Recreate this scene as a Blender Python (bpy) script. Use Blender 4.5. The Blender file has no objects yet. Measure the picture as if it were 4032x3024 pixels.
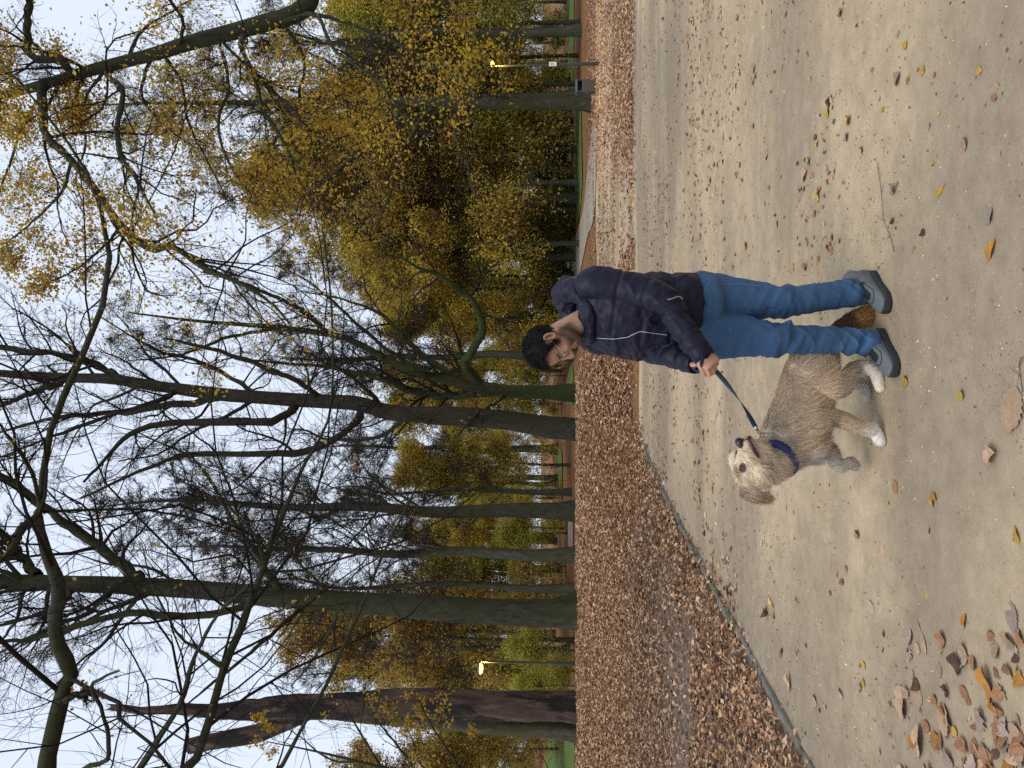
import bpy, math, random
import numpy as np
from mathutils import Vector, Matrix

# ------------------------------------------------------------------ camera, sky, sun, exposure
SC = bpy.context.scene
FPX = 3029.0                       # focal length in pixels of a 4032-pixel-wide picture
CAMZ = 1.55
PITCH = math.radians(3.76)
cam_d = bpy.data.cameras.new('camera')
cam_d.sensor_fit = 'HORIZONTAL'
cam_d.sensor_width = 36.0
cam_d.lens = 36.0 * FPX / 4032.0
cam_d.clip_start = 0.05
cam_d.clip_end = 2000.0
cam = bpy.data.objects.new('camera', cam_d)
SC.collection.objects.link(cam)
SC.camera = cam
cp, sp = math.cos(PITCH), math.sin(PITCH)
look = Vector((0, cp, sp)); upv = Vector((0, -sp, cp)); rgt = Vector((1, 0, 0))
# the phone was held upright but the file is stored turned a quarter: the world's up is the picture's left
M3 = Matrix((-upv, rgt, -look)).transposed()
cam.matrix_world = Matrix.Translation((0, 0, CAMZ)) @ M3.to_4x4()

SUN_EL, SUN_AZ = math.radians(64), math.radians(200)
world = bpy.data.worlds.new('World'); SC.world = world; world.use_nodes = True
wn, wl = world.node_tree.nodes, world.node_tree.links
bg = wn['Background']
sky = wn.new('ShaderNodeTexSky'); sky.sky_type = 'NISHITA'; sky.sun_disc = False
sky.sun_elevation = SUN_EL; sky.sun_rotation = SUN_AZ
sky.air_density = 1.0; sky.dust_density = 6.0; sky.ozone_density = 1.0
hsv = wn.new('ShaderNodeHueSaturation'); hsv.inputs['Saturation'].default_value = 0.30
wl.new(sky.outputs[0], hsv.inputs['Color'])
mixo = wn.new('ShaderNodeMix'); mixo.data_type = 'RGBA'
mixo.inputs[0].default_value = 0.72                      # an even overcast sheet over the clear sky
wl.new(hsv.outputs[0], mixo.inputs[6])
mixo.inputs[7].default_value = (8.6, 9.7, 11.6, 1)
wl.new(mixo.outputs[2], bg.inputs['Color'])
bg.inputs['Strength'].default_value = 0.088

sun_d = bpy.data.lights.new('sun', 'SUN'); sun_d.energy = 1.0; sun_d.angle = math.radians(24)
sun_d.color = (1.0, 0.96, 0.90)
sun = bpy.data.objects.new('sun', sun_d); SC.collection.objects.link(sun)
# comes from behind the camera, high; Nishita's rotation is measured from +Y towards +X
sdir = Vector((math.sin(SUN_AZ) * math.cos(SUN_EL), math.cos(SUN_AZ) * math.cos(SUN_EL), math.sin(SUN_EL)))
sun.rotation_euler = (-sdir).to_track_quat('-Z', 'Y').to_euler()

SC.view_settings.view_transform = 'Standard'
SC.view_settings.look = 'None'
SC.view_settings.gamma = 1.0
SC.view_settings.use_curve_mapping = False
SC.view_settings.exposure = 0.40
SC.render.engine = 'CYCLES'
SC.cycles.max_bounces = 6
SC.cycles.diffuse_bounces = 3
SC.cycles.transmission_bounces = 4
SC.cycles.use_denoising = False

# ------------------------------------------------------------------ helpers
rng = np.random.default_rng(11)
random.seed(11)
COL = SC.collection

def ray(V, y):
    """direction for a picture position, V = column (down in the upright picture), y = row"""
    x = (1512.0 - y) / FPX; z = -(V - 2016.0) / FPX
    return np.array([x, cp - z * sp, sp + z * cp])
def at(V, y, Y):
    d = ray(V, y); return np.array([0, 0, CAMZ]) + d * (Y / d[1])
def gnd(V, y, z=0.0):
    d = ray(V, y); return np.array([0, 0, CAMZ]) + d * ((z - CAMZ) / d[2])

def mesh_np(name, verts, faces, smooth=True):
    verts = np.asarray(verts, dtype=np.float32).reshape(-1, 3)
    me = bpy.data.meshes.new(name)
    me.vertices.add(len(verts)); me.vertices.foreach_set('co', verts.ravel())
    faces = [np.asarray(f, dtype=np.int32) for f in (faces if isinstance(faces, (list, tuple)) else [faces]) if len(f)]
    tot = [np.full(len(f), f.shape[1], dtype=np.int32) for f in faces]
    tot = np.concatenate(tot); loops = np.concatenate([f.ravel() for f in faces])
    starts = np.concatenate([[0], np.cumsum(tot)[:-1]]).astype(np.int32)
    me.loops.add(len(loops)); me.loops.foreach_set('vertex_index', loops)
    me.polygons.add(len(tot)); me.polygons.foreach_set('loop_start', starts)
    me.polygons.foreach_set('loop_total', tot)
    me.polygons.foreach_set('use_smooth', np.full(len(tot), smooth))
    me.update(calc_edges=True); me.validate()
    return me

def obj(name, me, m=None, parent=None, **props):
    o = bpy.data.objects.new(name, me); COL.objects.link(o)
    if m is not None and me is not None and len(me.materials) == 0: me.materials.append(m)
    if parent is not None: o.parent = parent
    for k, v in props.items(): o[k] = v
    return o
def empty(name, loc, label, category, group=None, rotz=0.0, scale=1.0):
    o = bpy.data.objects.new(name, None); COL.objects.link(o)
    o.location = [float(c) for c in loc]; o.rotation_euler = (0, 0, rotz); o.scale = (scale,) * 3
    o.empty_display_size = 0.2
    o['label'] = label; o['category'] = category
    if group: o['group'] = group
    return o
def part(name, me, m, root, **props):
    """link a mesh whose coordinates are in world space under an unrotated empty"""
    o = obj(name, me, m, root, **props)
    o.location = -Vector(root.location) if root.parent is None else (0, 0, 0)
    return o

class MB:
    """collects faces into one mesh"""
    def __init__(s): s.v = []; s.q = []; s.t = []; s.n = 0
    def add(s, v, q=None, t=None):
        v = np.asarray(v, float).reshape(-1, 3)
        if q is not None and len(q): s.q.append(np.asarray(q) + s.n)
        if t is not None and len(t): s.t.append(np.asarray(t) + s.n)
        s.v.append(v); s.n += len(v)
    def mesh(s, name, smooth=True):
        f = []
        if s.q: f.append(np.concatenate(s.q))
        if s.t: f.append(np.concatenate(s.t))
        return mesh_np(name, np.concatenate(s.v), f, smooth)

def norm(a): return a / np.maximum(np.linalg.norm(a, axis=-1, keepdims=True), 1e-9)

def tubes(P, R, S):
    """N polylines of K points with radii to N open tubes; returns verts, quads"""
    N, K, _ = P.shape
    T = np.empty_like(P); T[:, 1:-1] = P[:, 2:] - P[:, :-2]; T[:, 0] = P[:, 1] - P[:, 0]; T[:, -1] = P[:, -1] - P[:, -2]
    T = norm(T)
    m = np.abs(norm(P[:, -1] - P[:, 0]))
    ref = np.zeros((N, 3)); ref[np.arange(N), np.argmin(m, axis=1)] = 1.0
    A = norm(np.cross(T, ref[:, None, :])); B = np.cross(T, A)
    th = np.arange(S) * 2 * math.pi / S
    ring = P[:, :, None, :] + R[:, :, None, None] * (np.cos(th)[None, None, :, None] * A[:, :, None, :] + np.sin(th)[None, None, :, None] * B[:, :, None, :])
    idx = np.arange(N * K * S).reshape(N, K, S)
    a = idx[:, :-1, :]; b = np.roll(idx, -1, axis=2)[:, :-1, :]; c = np.roll(idx, -1, axis=2)[:, 1:, :]; d = idx[:, 1:, :]
    return ring.reshape(-1, 3), np.stack([a, b, c, d], -1).reshape(-1, 4)

def spikes(P, R, S=3):
    """thin twigs: tubes that end in a point; returns verts, quads, tris"""
    N, K, _ = P.shape
    v, q = tubes(P[:, :], R, S) if K > 2 else tubes(P, R, S)
    v = v.reshape(N, K, S, 3)
    body = v[:, :-1].reshape(N, -1, 3); allv = np.concatenate([body, P[:, -1:, :]], 1)
    m = (K - 1) * S + 1; b = (np.arange(N) * m)[:, None, None]
    i = np.arange((K - 1) * S).reshape(K - 1, S); j = np.roll(i, -1, 1)
    qq = (np.stack([i[:-1], j[:-1], j[1:], i[1:]], -1).reshape(-1, 4)[None] + b).reshape(-1, 4) if K > 2 else np.empty((0, 4), int)
    tt = (np.stack([i[-1], j[-1], np.full(S, (K - 1) * S)], -1)[None] + b).reshape(-1, 3)
    return allv.reshape(-1, 3), qq, tt

def catmull(pts, n):
    """resample a list of rows through a Catmull-Rom spline, n samples"""
    p = np.asarray(pts, float); p = np.vstack([2 * p[0] - p[1], p, 2 * p[-1] - p[-2]])
    m = len(p) - 3
    u = np.linspace(0, m - 1e-9, n); i = u.astype(int); t = (u - i)[:, None]
    a, b, c, d = p[i], p[i + 1], p[i + 2], p[i + 3]
    return 0.5 * (2 * b + (c - a) * t + (2 * a - 5 * b + 4 * c - d) * t ** 2 + (3 * b - a - 3 * c + d) * t ** 3)

def vnoise(p, seed=0):
    """cheap smooth value noise for arrays of points"""
    p = np.asarray(p, float); i = np.floor(p).astype(np.int64); f = p - i; f = f * f * (3 - 2 * f)
    def h(a, b, c):
        n = (a * 374761393 + b * 668265263 + c * 2147483647 + seed * 974634777) & 0x7fffffff
        n = ((n ^ (n >> 13)) * 1274126177) & 0x7fffffff
        return ((n ^ (n >> 16)) & 0xffff) / 65535.0
    r = 0
    for dx in (0, 1):
        for dy in (0, 1):
            for dz in (0, 1):
                w = (f[..., 0] if dx else 1 - f[..., 0]) * (f[..., 1] if dy else 1 - f[..., 1]) * (f[..., 2] if dz else 1 - f[..., 2])
                r = r + w * h(i[..., 0] + dx, i[..., 1] + dy, i[..., 2] + dz)
    return r * 2 - 1
def fbm(p, seed=0, oct=3):
    r = 0; a = 1.0; p = np.asarray(p, float)
    for k in range(oct): r = r + a * vnoise(p * 2 ** k, seed + k); a *= 0.5
    return r
def sstep(a, b, x):
    t = np.clip((np.asarray(x, float) - a) / (b - a), 0, 1); return t * t * (3 - 2 * t)

# ------------------------------------------------------------------ materials
def mat(name):
    m = bpy.data.materials.new(name); m.use_nodes = True
    n = m.node_tree.nodes; l = m.node_tree.links
    return m, n, l, n['Principled BSDF']
def mixc(n, l, fac, a, b):
    x = n.new('ShaderNodeMix'); x.data_type = 'RGBA'
    if isinstance(fac, (int, float)): x.inputs[0].default_value = fac
    else: l.new(fac, x.inputs[0])
    for k, v in ((6, a), (7, b)):
        if isinstance(v, tuple): x.inputs[k].default_value = (*v, 1)
        else: l.new(v, x.inputs[k])
    return x.outputs[2]
def noise(n, l, scale, detail=4, rough=0.6, coord='Object', stretch=None, lo=None, hi=None):
    tc = n.new('ShaderNodeTexCoord'); t = n.new('ShaderNodeTexNoise')
    t.inputs['Scale'].default_value = scale; t.inputs['Detail'].default_value = detail; t.inputs['Roughness'].default_value = rough
    if stretch:
        mp = n.new('ShaderNodeMapping'); mp.inputs['Scale'].default_value = stretch
        l.new(tc.outputs[coord], mp.inputs[0]); l.new(mp.outputs[0], t.inputs['Vector'])
    else: l.new(tc.outputs[coord], t.inputs['Vector'])
    o = t.outputs['Fac']
    if lo is not None:
        r = n.new('ShaderNodeMapRange'); r.inputs[1].default_value = lo; r.inputs[2].default_value = hi
        l.new(o, r.inputs[0]); o = r.outputs[0]
    return o
def ramp(n, l, fac, stops):
    r = n.new('ShaderNodeValToRGB'); e = r.color_ramp.elements
    e[0].position, e[0].color = stops[0][0], (*stops[0][1], 1)
    e[1].position, e[1].color = stops[-1][0], (*stops[-1][1], 1)
    for p, c in stops[1:-1]:
        x = e.new(p); x.color = (*c, 1)
    l.new(fac, r.inputs[0]); return r.outputs[0]
def bump(n, l, bs, h, strength=0.3, dist=0.01):
    b = n.new('ShaderNodeBump'); b.inputs['Strength'].default_value = strength; b.inputs['Distance'].default_value = dist
    l.new(h, b.inputs['Height']); l.new(b.outputs[0], bs.inputs['Normal']); return b
def plain(name, c, rough=0.6, metal=0.0, var=0.12, scale=30.0, spec=0.5):
    m, n, l, b = mat(name)
    f = noise(n, l, scale)
    l.new(mixc(n, l, f, tuple(x * (1 - var) for x in c), tuple(min(1, x * (1 + var)) for x in c)), b.inputs['Base Color'])
    b.inputs['Roughness'].default_value = rough; b.inputs['Metallic'].default_value = metal
    b.inputs['Specular IOR Level'].default_value = spec
    return m
def leafmat(name, stops, trans=0.45, rough=0.7):
    """leaves: a colour for each leaf (mesh island), part of the light passes through"""
    m, n, l, b = mat(name)
    g = n.new('ShaderNodeNewGeometry')
    c = ramp(n, l, g.outputs['Random Per Island'], stops)
    f = noise(n, l, 60.0, 2)
    hs = n.new('ShaderNodeHueSaturation'); l.new(c, hs.inputs['Color'])
    mr = n.new('ShaderNodeMapRange'); mr.inputs[3].default_value = 0.75; mr.inputs[4].default_value = 1.25
    l.new(f, mr.inputs[0]); l.new(mr.outputs[0], hs.inputs['Value'])
    l.new(hs.outputs[0], b.inputs['Base Color']); b.inputs['Roughness'].default_value = rough
    b.inputs['Specular IOR Level'].default_value = 0.25
    if trans > 0:
        tr = n.new('ShaderNodeBsdfTranslucent'); l.new(hs.outputs[0], tr.inputs['Color'])
        ms = n.new('ShaderNodeMixShader'); ms.inputs[0].default_value = trans
        l.new(b.outputs[0], ms.inputs[1]); l.new(tr.outputs[0], ms.inputs[2])
        l.new(ms.outputs[0], n['Material Output'].inputs['Surface'])
    return m
def barkmat(name, c1, c2, moss=None, zscale=0.25, scale=9.0, dist=0.02):
    m, n, l, b = mat(name)
    f = noise(n, l, scale, 6, 0.7, stretch=(1, 1, zscale))
    c = ramp(n, l, f, [(0.32, tuple(x * .6 for x in c1)), (0.68, tuple(x * 1.15 for x in c2))])
    f2 = noise(n, l, 1.1, 5, 0.65, stretch=(1, 1, 0.45), lo=0.40, hi=0.62)
    if moss: c = mixc(n, l, f2, c, moss)
    l.new(c, b.inputs['Base Color']); b.inputs['Roughness'].default_value = 0.95
    b.inputs['Specular IOR Level'].default_value = 0.15
    bump(n, l, b, f, 1.0, dist * 2)
    return m
# ------------------------------------------------------------------ terrain
KERB = np.array([(-2.40, -12.0), (-2.42, 3.0), (-2.385, 4.889), (-2.349, 5.43), (-2.282, 6.033), (-2.173, 6.986), (-2.092, 7.77), (-1.908, 9.629), (-1.566, 12.351), (-1.316, 13.973), (-0.75, 16.6), (0.3, 19.0), (2.0, 21.0)])
def kerb_x(y): return np.interp(y, KERB[:, 1], KERB[:, 0])
def H(x, y):
    x = np.asarray(x, float); y = np.asarray(y, float)
    d = kerb_x(np.minimum(y, 17)) - x                     # metres left of the kerb
    left = sstep(-4.2, -0.6, d)
    near = sstep(0.0, 2.2, d)
    b = 1.06 * sstep(6.0, 24.5, y) * (near + (left - near) * sstep(15, 21, y))
    b = b - 0.45 * sstep(25.5, 36, y) * left + 1.75 * sstep(45, 95, y) * left
    far = 0.18 * sstep(26, 48, y) + 1.3 * sstep(55, 120, y)
    far = far * (1 - 0.55 * left)
    hill = 6.0 * sstep(60, 140, y) * sstep(-0.40, -0.50, x / np.maximum(y, 1))
    rise = 9.0 * sstep(110, 400, np.hypot(x, y))
    return b + far + hill + rise + 0.012 * fbm(np.stack([x * 0.8, y * 0.8, x * 0], -1), 5) * sstep(17, 24, y)

def sheet(xs, ys, dz):
    X, Y = np.meshgrid(xs, ys); Z = H(X, Y) + dz
    nx, ny = len(xs), len(ys); i = np.arange(nx * ny).reshape(ny, nx)
    return np.stack([X, Y, Z], -1).reshape(-1, 3), np.stack([i[:-1, :-1], i[:-1, 1:], i[1:, 1:], i[1:, :-1]], -1).reshape(-1, 4)
def strip(edge_a, edge_b, n, m, dz):
    """surface between two ground polylines, draped on the terrain"""
    a = catmull(edge_a, n); b = catmull(edge_b, n)
    t = np.linspace(0, 1, m)[None, :, None]
    g = a[:, None, :] * (1 - t) + b[:, None, :] * t
    Z = H(g[..., 0], g[..., 1]) + dz
    i = np.arange(n * m).reshape(n, m)
    return np.concatenate([g, Z[..., None]], -1).reshape(-1, 3), np.stack([i[:-1, :-1], i[:-1, 1:], i[1:, 1:], i[1:, :-1]], -1).reshape(-1, 4)

# leaf-covered soil: the one sheet that reaches the horizon
def m_soil():
    m, n, l, b = mat('leafy_soil')
    big = noise(n, l, 0.35, 5, 0.6, lo=0.35, hi=0.65)
    fine = noise(n, l, 14.0, 6, 0.75)
    fine2 = noise(n, l, 40.0, 3, 0.8)
    leaf = ramp(n, l, fine, [(0.30, (0.075, 0.042, 0.024)), (0.48, (0.21, 0.105, 0.050)), (0.62, (0.33, 0.170, 0.075)), (0.75, (0.46, 0.28, 0.15))])
    c = mixc(n, l, big, leaf, ramp(n, l, fine, [(0.3, (0.06, 0.035, 0.02)), (0.7, (0.30, 0.14, 0.055))]))
    l.new(c, b.inputs['Base Color']); b.inputs['Roughness'].default_value = 0.95
    b.inputs['Specular IOR Level'].default_value = 0.1
    bump(n, l, b, fine2, 0.8, 0.03)
    return m
def m_path(name, base, dark, grey, grit=True):
    m, n, l, b = mat(name)
    big = noise(n, l, 0.55, 6, 0.62, lo=0.40, hi=0.62)
    band = noise(n, l, 0.33, 3, 0.5, stretch=(0.5, 1.6, 1), lo=0.44, hi=0.57)
    mid = noise(n, l, 7.0, 6, 0.7, lo=0.3, hi=0.7)
    fine = noise(n, l, 110.0, 4, 0.8)
    c = mixc(n, l, big, base, dark)
    mm = n.new('ShaderNodeMath'); mm.operation = 'MULTIPLY'; l.new(band, mm.inputs[0]); mm.inputs[1].default_value = 0.95
    c = mixc(n, l, mm.outputs[0], c, grey)
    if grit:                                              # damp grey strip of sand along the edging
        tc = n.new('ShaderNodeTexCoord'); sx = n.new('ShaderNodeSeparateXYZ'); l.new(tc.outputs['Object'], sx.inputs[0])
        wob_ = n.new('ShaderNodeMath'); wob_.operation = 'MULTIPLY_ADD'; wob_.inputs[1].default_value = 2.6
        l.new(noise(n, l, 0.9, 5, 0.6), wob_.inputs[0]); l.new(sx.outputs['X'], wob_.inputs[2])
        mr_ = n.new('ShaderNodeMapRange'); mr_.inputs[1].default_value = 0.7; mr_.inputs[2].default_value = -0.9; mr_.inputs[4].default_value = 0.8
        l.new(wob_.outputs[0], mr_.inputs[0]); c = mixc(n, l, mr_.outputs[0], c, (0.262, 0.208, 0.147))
    hs = n.new('ShaderNodeHueSaturation'); l.new(c, hs.inputs['Color'])
    ad = n.new('ShaderNodeMapRange'); ad.inputs[3].default_value = 0.80; ad.inputs[4].default_value = 1.16
    l.new(mid, ad.inputs[0]); l.new(ad.outputs[0], hs.inputs['Value'])
    c = hs.outputs[0]
    if grit:
        sp_ = ramp(n, l, fine, [(0.26, (0.45, 0.42, 0.38)), (0.40, (0.9, 0.9, 0.9)), (0.60, (1, 1, 1)), (0.70, (1.35, 1.33, 1.28))])
        mu = n.new('ShaderNodeMix'); mu.data_type = 'RGBA'; mu.blend_type = 'MULTIPLY'; mu.inputs[0].default_value = 0.8
        l.new(c, mu.inputs[6]); l.new(sp_, mu.inputs[7]); c = mu.outputs[2]
    l.new(c, b.inputs['Base Color']); b.inputs['Roughness'].default_value = 0.93
    b.inputs['Specular IOR Level'].default_value = 0.2
    mx = n.new('ShaderNodeMath'); mx.operation = 'ADD'
    f3 = noise(n, l, 2.2, 5, 0.65)
    sc_ = n.new('ShaderNodeMath'); sc_.operation = 'MULTIPLY'; sc_.inputs[1].default_value = 0.12; l.new(fine, sc_.inputs[0])
    l.new(f3, mx.inputs[0]); l.new(sc_.outputs[0], mx.inputs[1])
    bump(n, l, b, mx.outputs[0], 0.7, 0.035)
    return m
M_SOIL = m_soil()
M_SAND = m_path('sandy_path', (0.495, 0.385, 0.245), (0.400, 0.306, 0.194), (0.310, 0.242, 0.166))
M_FARPATH = m_path('far_path', (0.34, 0.285, 0.215), (0.28, 0.235, 0.18), (0.25, 0.21, 0.165), grit=False)
def m_grass():
    m, n, l, b = mat('lawn_grass')
    f = noise(n, l, 1.2, 6, 0.7); f2 = noise(n, l, 30, 3)
    c = ramp(n, l, f, [(0.32, (0.070, 0.105, 0.026)), (0.55, (0.105, 0.155, 0.040)), (0.72, (0.19, 0.18, 0.07))])
    l.new(c, b.inputs['Base Color']); b.inputs['Roughness'].default_value = 1.0; b.inputs['Specular IOR Level'].default_value = 0.1
    bump(n, l, b, f2, 0.8, 0.04); return m
M_LAWN = m_grass()

r = np.concatenate([np.linspace(-14, 30, 90), 30 + np.geomspace(1, 470, 60)])
xs = np.concatenate([-np.geomspace(330, 26, 24), np.linspace(-25, 25, 110), np.geomspace(26, 330, 24)])
v, q = sheet(xs, r, -0.03)
obj('ground', mesh_np('ground', v, q), M_SOIL, kind='structure')

# the broad sandy path in front, one sheet just above the soil
ys = np.concatenate([np.linspace(-12, 3, 12), np.linspace(3.2, 17.4, 90)])
rows = []
NX = 70
for yy in ys:
    e = 0.10 * fbm(np.array([[yy * 1.3, 0, 0]]), 3)[0]
    rows.append(np.stack([np.linspace(kerb_x(yy) + 0.02, 26, NX), np.full(NX, yy)], -1))
g = np.array(rows)
wob = 0.25 * fbm(np.stack([g[-1, :, 0] * 0.5, g[-1, :, 0] * 0, g[-1, :, 0] * 0], -1), 9)
for k in range(1, 12): g[-k, :, 1] += wob * (12 - k) / 12
zz = 0.006 * fbm(np.stack([g[..., 0] * 1.1, g[..., 1] * 1.1, g[..., 0] * 0], -1), 4)
zz = zz * sstep(0, 0.3, g[..., 0] - kerb_x(g[..., 1])[...])
i = np.arange(g.shape[0] * NX).reshape(g.shape[0], NX)
q = np.stack([i[:-1, :-1], i[:-1, 1:], i[1:, 1:], i[1:, :-1]], -1).reshape(-1, 4)
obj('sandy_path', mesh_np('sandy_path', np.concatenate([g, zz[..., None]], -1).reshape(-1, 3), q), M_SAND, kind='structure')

# farther paths and lawns on the right and behind the bank
def gH(V, y):
    """where the line of sight meets the terrain"""
    d = ray(V, y); t = np.geomspace(3, 260, 1500)
    p = np.array([0, 0, CAMZ]) + d * t[:, None]; below = p[:, 2] < H(p[:, 0], p[:, 1])
    k = np.argmax(below) if below.any() else len(t) - 1
    return p[k, :2]
def far_strip(name, a, b, m, dz, n=40, mm=8):
    v, q = strip([gH(*p) for p in a], [gH(*p) for p in b], n, mm, dz); return obj(name, mesh_np(name, v, q), m, kind='structure')
far_strip('side_path', [(2338, 470), (2326, 560), (2316, 650), (2309, 727), (2298, 817), (2283, 880), (2269, 925), (2250, 1000), (2236, 1100), (2228, 1200)], [(2352, 470), (2352, 560), (2350, 650), (2346, 760), (2338, 860), (2322, 910), (2304, 980), (2285, 1070), (2270, 1130), (2256, 1200)], M_FARPATH, 0.02)
far_strip('cross_path', [(2222, 930), (2222, 1000), (2223, 1080)], [(2262, 935), (2256, 990), (2246, 1080)], M_FARPATH, 0.06)
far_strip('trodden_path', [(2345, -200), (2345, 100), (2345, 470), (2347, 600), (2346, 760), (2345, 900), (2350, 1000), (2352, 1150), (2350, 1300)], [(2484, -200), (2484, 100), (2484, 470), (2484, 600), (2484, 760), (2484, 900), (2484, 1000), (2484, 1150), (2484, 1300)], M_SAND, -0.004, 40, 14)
far_strip('lawn', [(2236, -80), (2236, 100), (2236, 360)], [(2262, -80), (2261, 100), (2259, 360)], M_LAWN, 0.03)
far_strip('lawn', [(2269, 440), (2268, 600), (2268, 750), (2270, 890)], [(2289, 440), (2292, 600), (2292, 750), (2275, 890)], M_LAWN, 0.03)
far_strip('lawn', [(2243, 1440), (2241, 1500), (2241, 1600)], [(2258, 1440), (2260, 1500), (2258, 1600)], M_LAWN, 0.03)
far_strip('meadow', [(2165, 2850), (2158, 2920), (2150, 3000), (2145, 3100)], [(2262, 2850), (2264, 2920), (2266, 3000), (2268, 3100)], M_LAWN, 0.05, 40, 12)
far_strip('far_meadow', [(2196, 1770), (2195, 1840), (2197, 1920), (2200, 1960)], [(2214, 1770), (2216, 1840), (2216, 1920), (2214, 1960)], M_LAWN, 0.05)
far_strip('bank_path', [(2236, 2030), (2237, 2090), (2240, 2170)], [(2256, 2010), (2257, 2090), (2256, 2170)], M_FARPATH, 0.03)
# trodden grey soil under the thin parts of the carpet
m, n, l, b = mat('trodden_soil')
f = noise(n, l, 18, 6, .7); l.new(ramp(n, l, f, [(.3, (.090, .062, .043)), (.7, (.195, .145, .103))]), b.inputs['Base Color']); b.inputs['Roughness'].default_value = .95; bump(n, l, b, f, .6, .03)
yy_ = np.linspace(2.0, 14.0, 60); aa = np.stack([kerb_x(yy_) + .0, yy_], -1); bb_ = np.stack([kerb_x(yy_) - 6.0, yy_], -1)
v, q = strip(aa, bb_, 80, 30, -0.012); obj('trodden_soil', mesh_np('trodden_soil', v, q), m, kind='structure')

# ------------------------------------------------------------------ stone edging of the path, stone by stone
m, n, l, b = mat('edging_stone')
f = noise(n, l, 9, 6, 0.7); f2 = noise(n, l, 2.2, 4, lo=0.48, hi=0.66)
c = ramp(n, l, f, [(0.3, (0.085, 0.076, 0.060)), (0.7, (0.20, 0.18, 0.145))])
l.new(mixc(n, l, f2, c, (0.085, 0.095, 0.040)), b.inputs['Base Color']); b.inputs['Roughness'].default_value = 0.95
bump(n, l, b, f, 0.7, 0.02); M_EDGE = m
kc = KERB[1:]
seg = np.linalg.norm(np.diff(kc, axis=0), axis=1); cum = np.concatenate([[0], np.cumsum(seg)])
def kpt(s): return np.array([np.interp(s, cum, kc[:, 0]), np.interp(s, cum, kc[:, 1])])
root = empty('path_edging', (*kpt(cum[-1] * 0.3), 0.0), 'low weathered mossy stone edging curving between leaf bank and sandy path', 'edging')
s = 0.3; k = 0
while s < 15.2:
    L = random.uniform(0.75, 1.05); a = kpt(s); c_ = kpt(s + L - 0.012)
    d = norm(c_ - a); nrm = np.array([-d[1], d[0]]); a = a + nrm * random.uniform(-.018, .018); c_ = c_ + nrm * random.uniform(-.018, .018)
    hgt = random.choice([.016, .028, .036, .044, .050]) * random.uniform(.85, 1.1); wd = random.uniform(0.065, 0.085)
    nst = 7; vv = []
    for t in np.linspace(0, 1, nst):
        p = a + (c_ - a) * t; jx = random.uniform(-.008, .008); jz = random.uniform(-.008, .008)
        e = 0.75 if t in (0, 1) else 1.0
        for (o, z) in ((-wd / 2, -0.06), (-wd / 2 + .004 + jx, hgt * 0.72 * e), (-wd / 4 + jx, hgt * e + jz), (wd / 4 + jx, (hgt * 0.97) * e + jz), (wd / 2 - .004 + jx, hgt * 0.7 * e), (wd / 2, -0.06)):
            q2 = p + nrm * o; vv.append((q2[0], q2[1], z))
    vv = np.array(vv); ii = np.arange(nst * 6).reshape(nst, 6)
    qq = np.stack([ii[:-1, :-1], ii[1:, :-1], ii[1:, 1:], ii[:-1, 1:]], -1).reshape(-1, 4)
    me = mesh_np('stone', vv, [qq, np.array([ii[0], ii[-1][::-1]])])
    o_ = part('stone', me, M_EDGE, root)
    s += L; k += 1

# ------------------------------------------------------------------ fallen leaves in the carpet
LEAF5 = np.array([(-.5, 0, 0), (0, -.30, .10), (.02, 0, -.02), (0, .30, .10), (.5, 0, .06)])      # base, side, rib, side, tip
LEAF5_T = np.array([(0, 1, 2), (2, 1, 4), (0, 2, 3), (2, 4, 3)])
def rotmats(n, tilt, rg):
    a = rg.uniform(0, 2 * np.pi, n); t = rg.normal(0, 1, n) * tilt; s_ = rg.normal(0, 1, n) * tilt
    ca, sa, ct, st, cs, ss = np.cos(a), np.sin(a), np.cos(t), np.sin(t), np.cos(s_), np.sin(s_)
    z = np.zeros(n); o = np.ones(n)
    Rz = np.stack([ca, -sa, z, sa, ca, z, z, z, o], -1).reshape(n, 3, 3)
    Ry = np.stack([ct, z, st, z, o, z, -st, z, ct], -1).reshape(n, 3, 3)
    Rx = np.stack([o, z, z, z, cs, -ss, z, ss, cs], -1).reshape(n, 3, 3)
    return Rz @ Ry @ Rx
def leaves_at(P, size, rg, tilt=0.35, curl=1.0, tmpl=LEAF5, tris=LEAF5_T, wide=1.0):
    n = len(P); T = np.repeat(tmpl[None], n, 0).copy()
    T[..., 2] *= rg.normal(0.6, 1.0, n)[:, None] * curl
    T[..., 1] *= (rg.uniform(0.75, 1.25, n) * wide)[:, None]
    R = rotmats(n, tilt, rg)
    v = np.einsum('nij,nkj->nki', R, T * np.asarray(size).reshape(-1, 1, 1)) + P[:, None, :]
    f = (tris[None] + (np.arange(n) * len(tmpl))[:, None, None]).reshape(-1, 3)
    return v.reshape(-1, 3), f
M_LITTER = leafmat('litter_leaf', [(0.0, (0.080, 0.040, 0.022)), (0.16, (0.18, 0.090, 0.047)), (0.40, (0.31, 0.162, 0.084)), (0.63, (0.43, 0.245, 0.135)), (0.82, (0.54, 0.345, 0.212)), (0.94, (0.65, 0.47, 0.32)), (1.0, (0.62, 0.39, 0.11))], trans=0.12)

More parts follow.
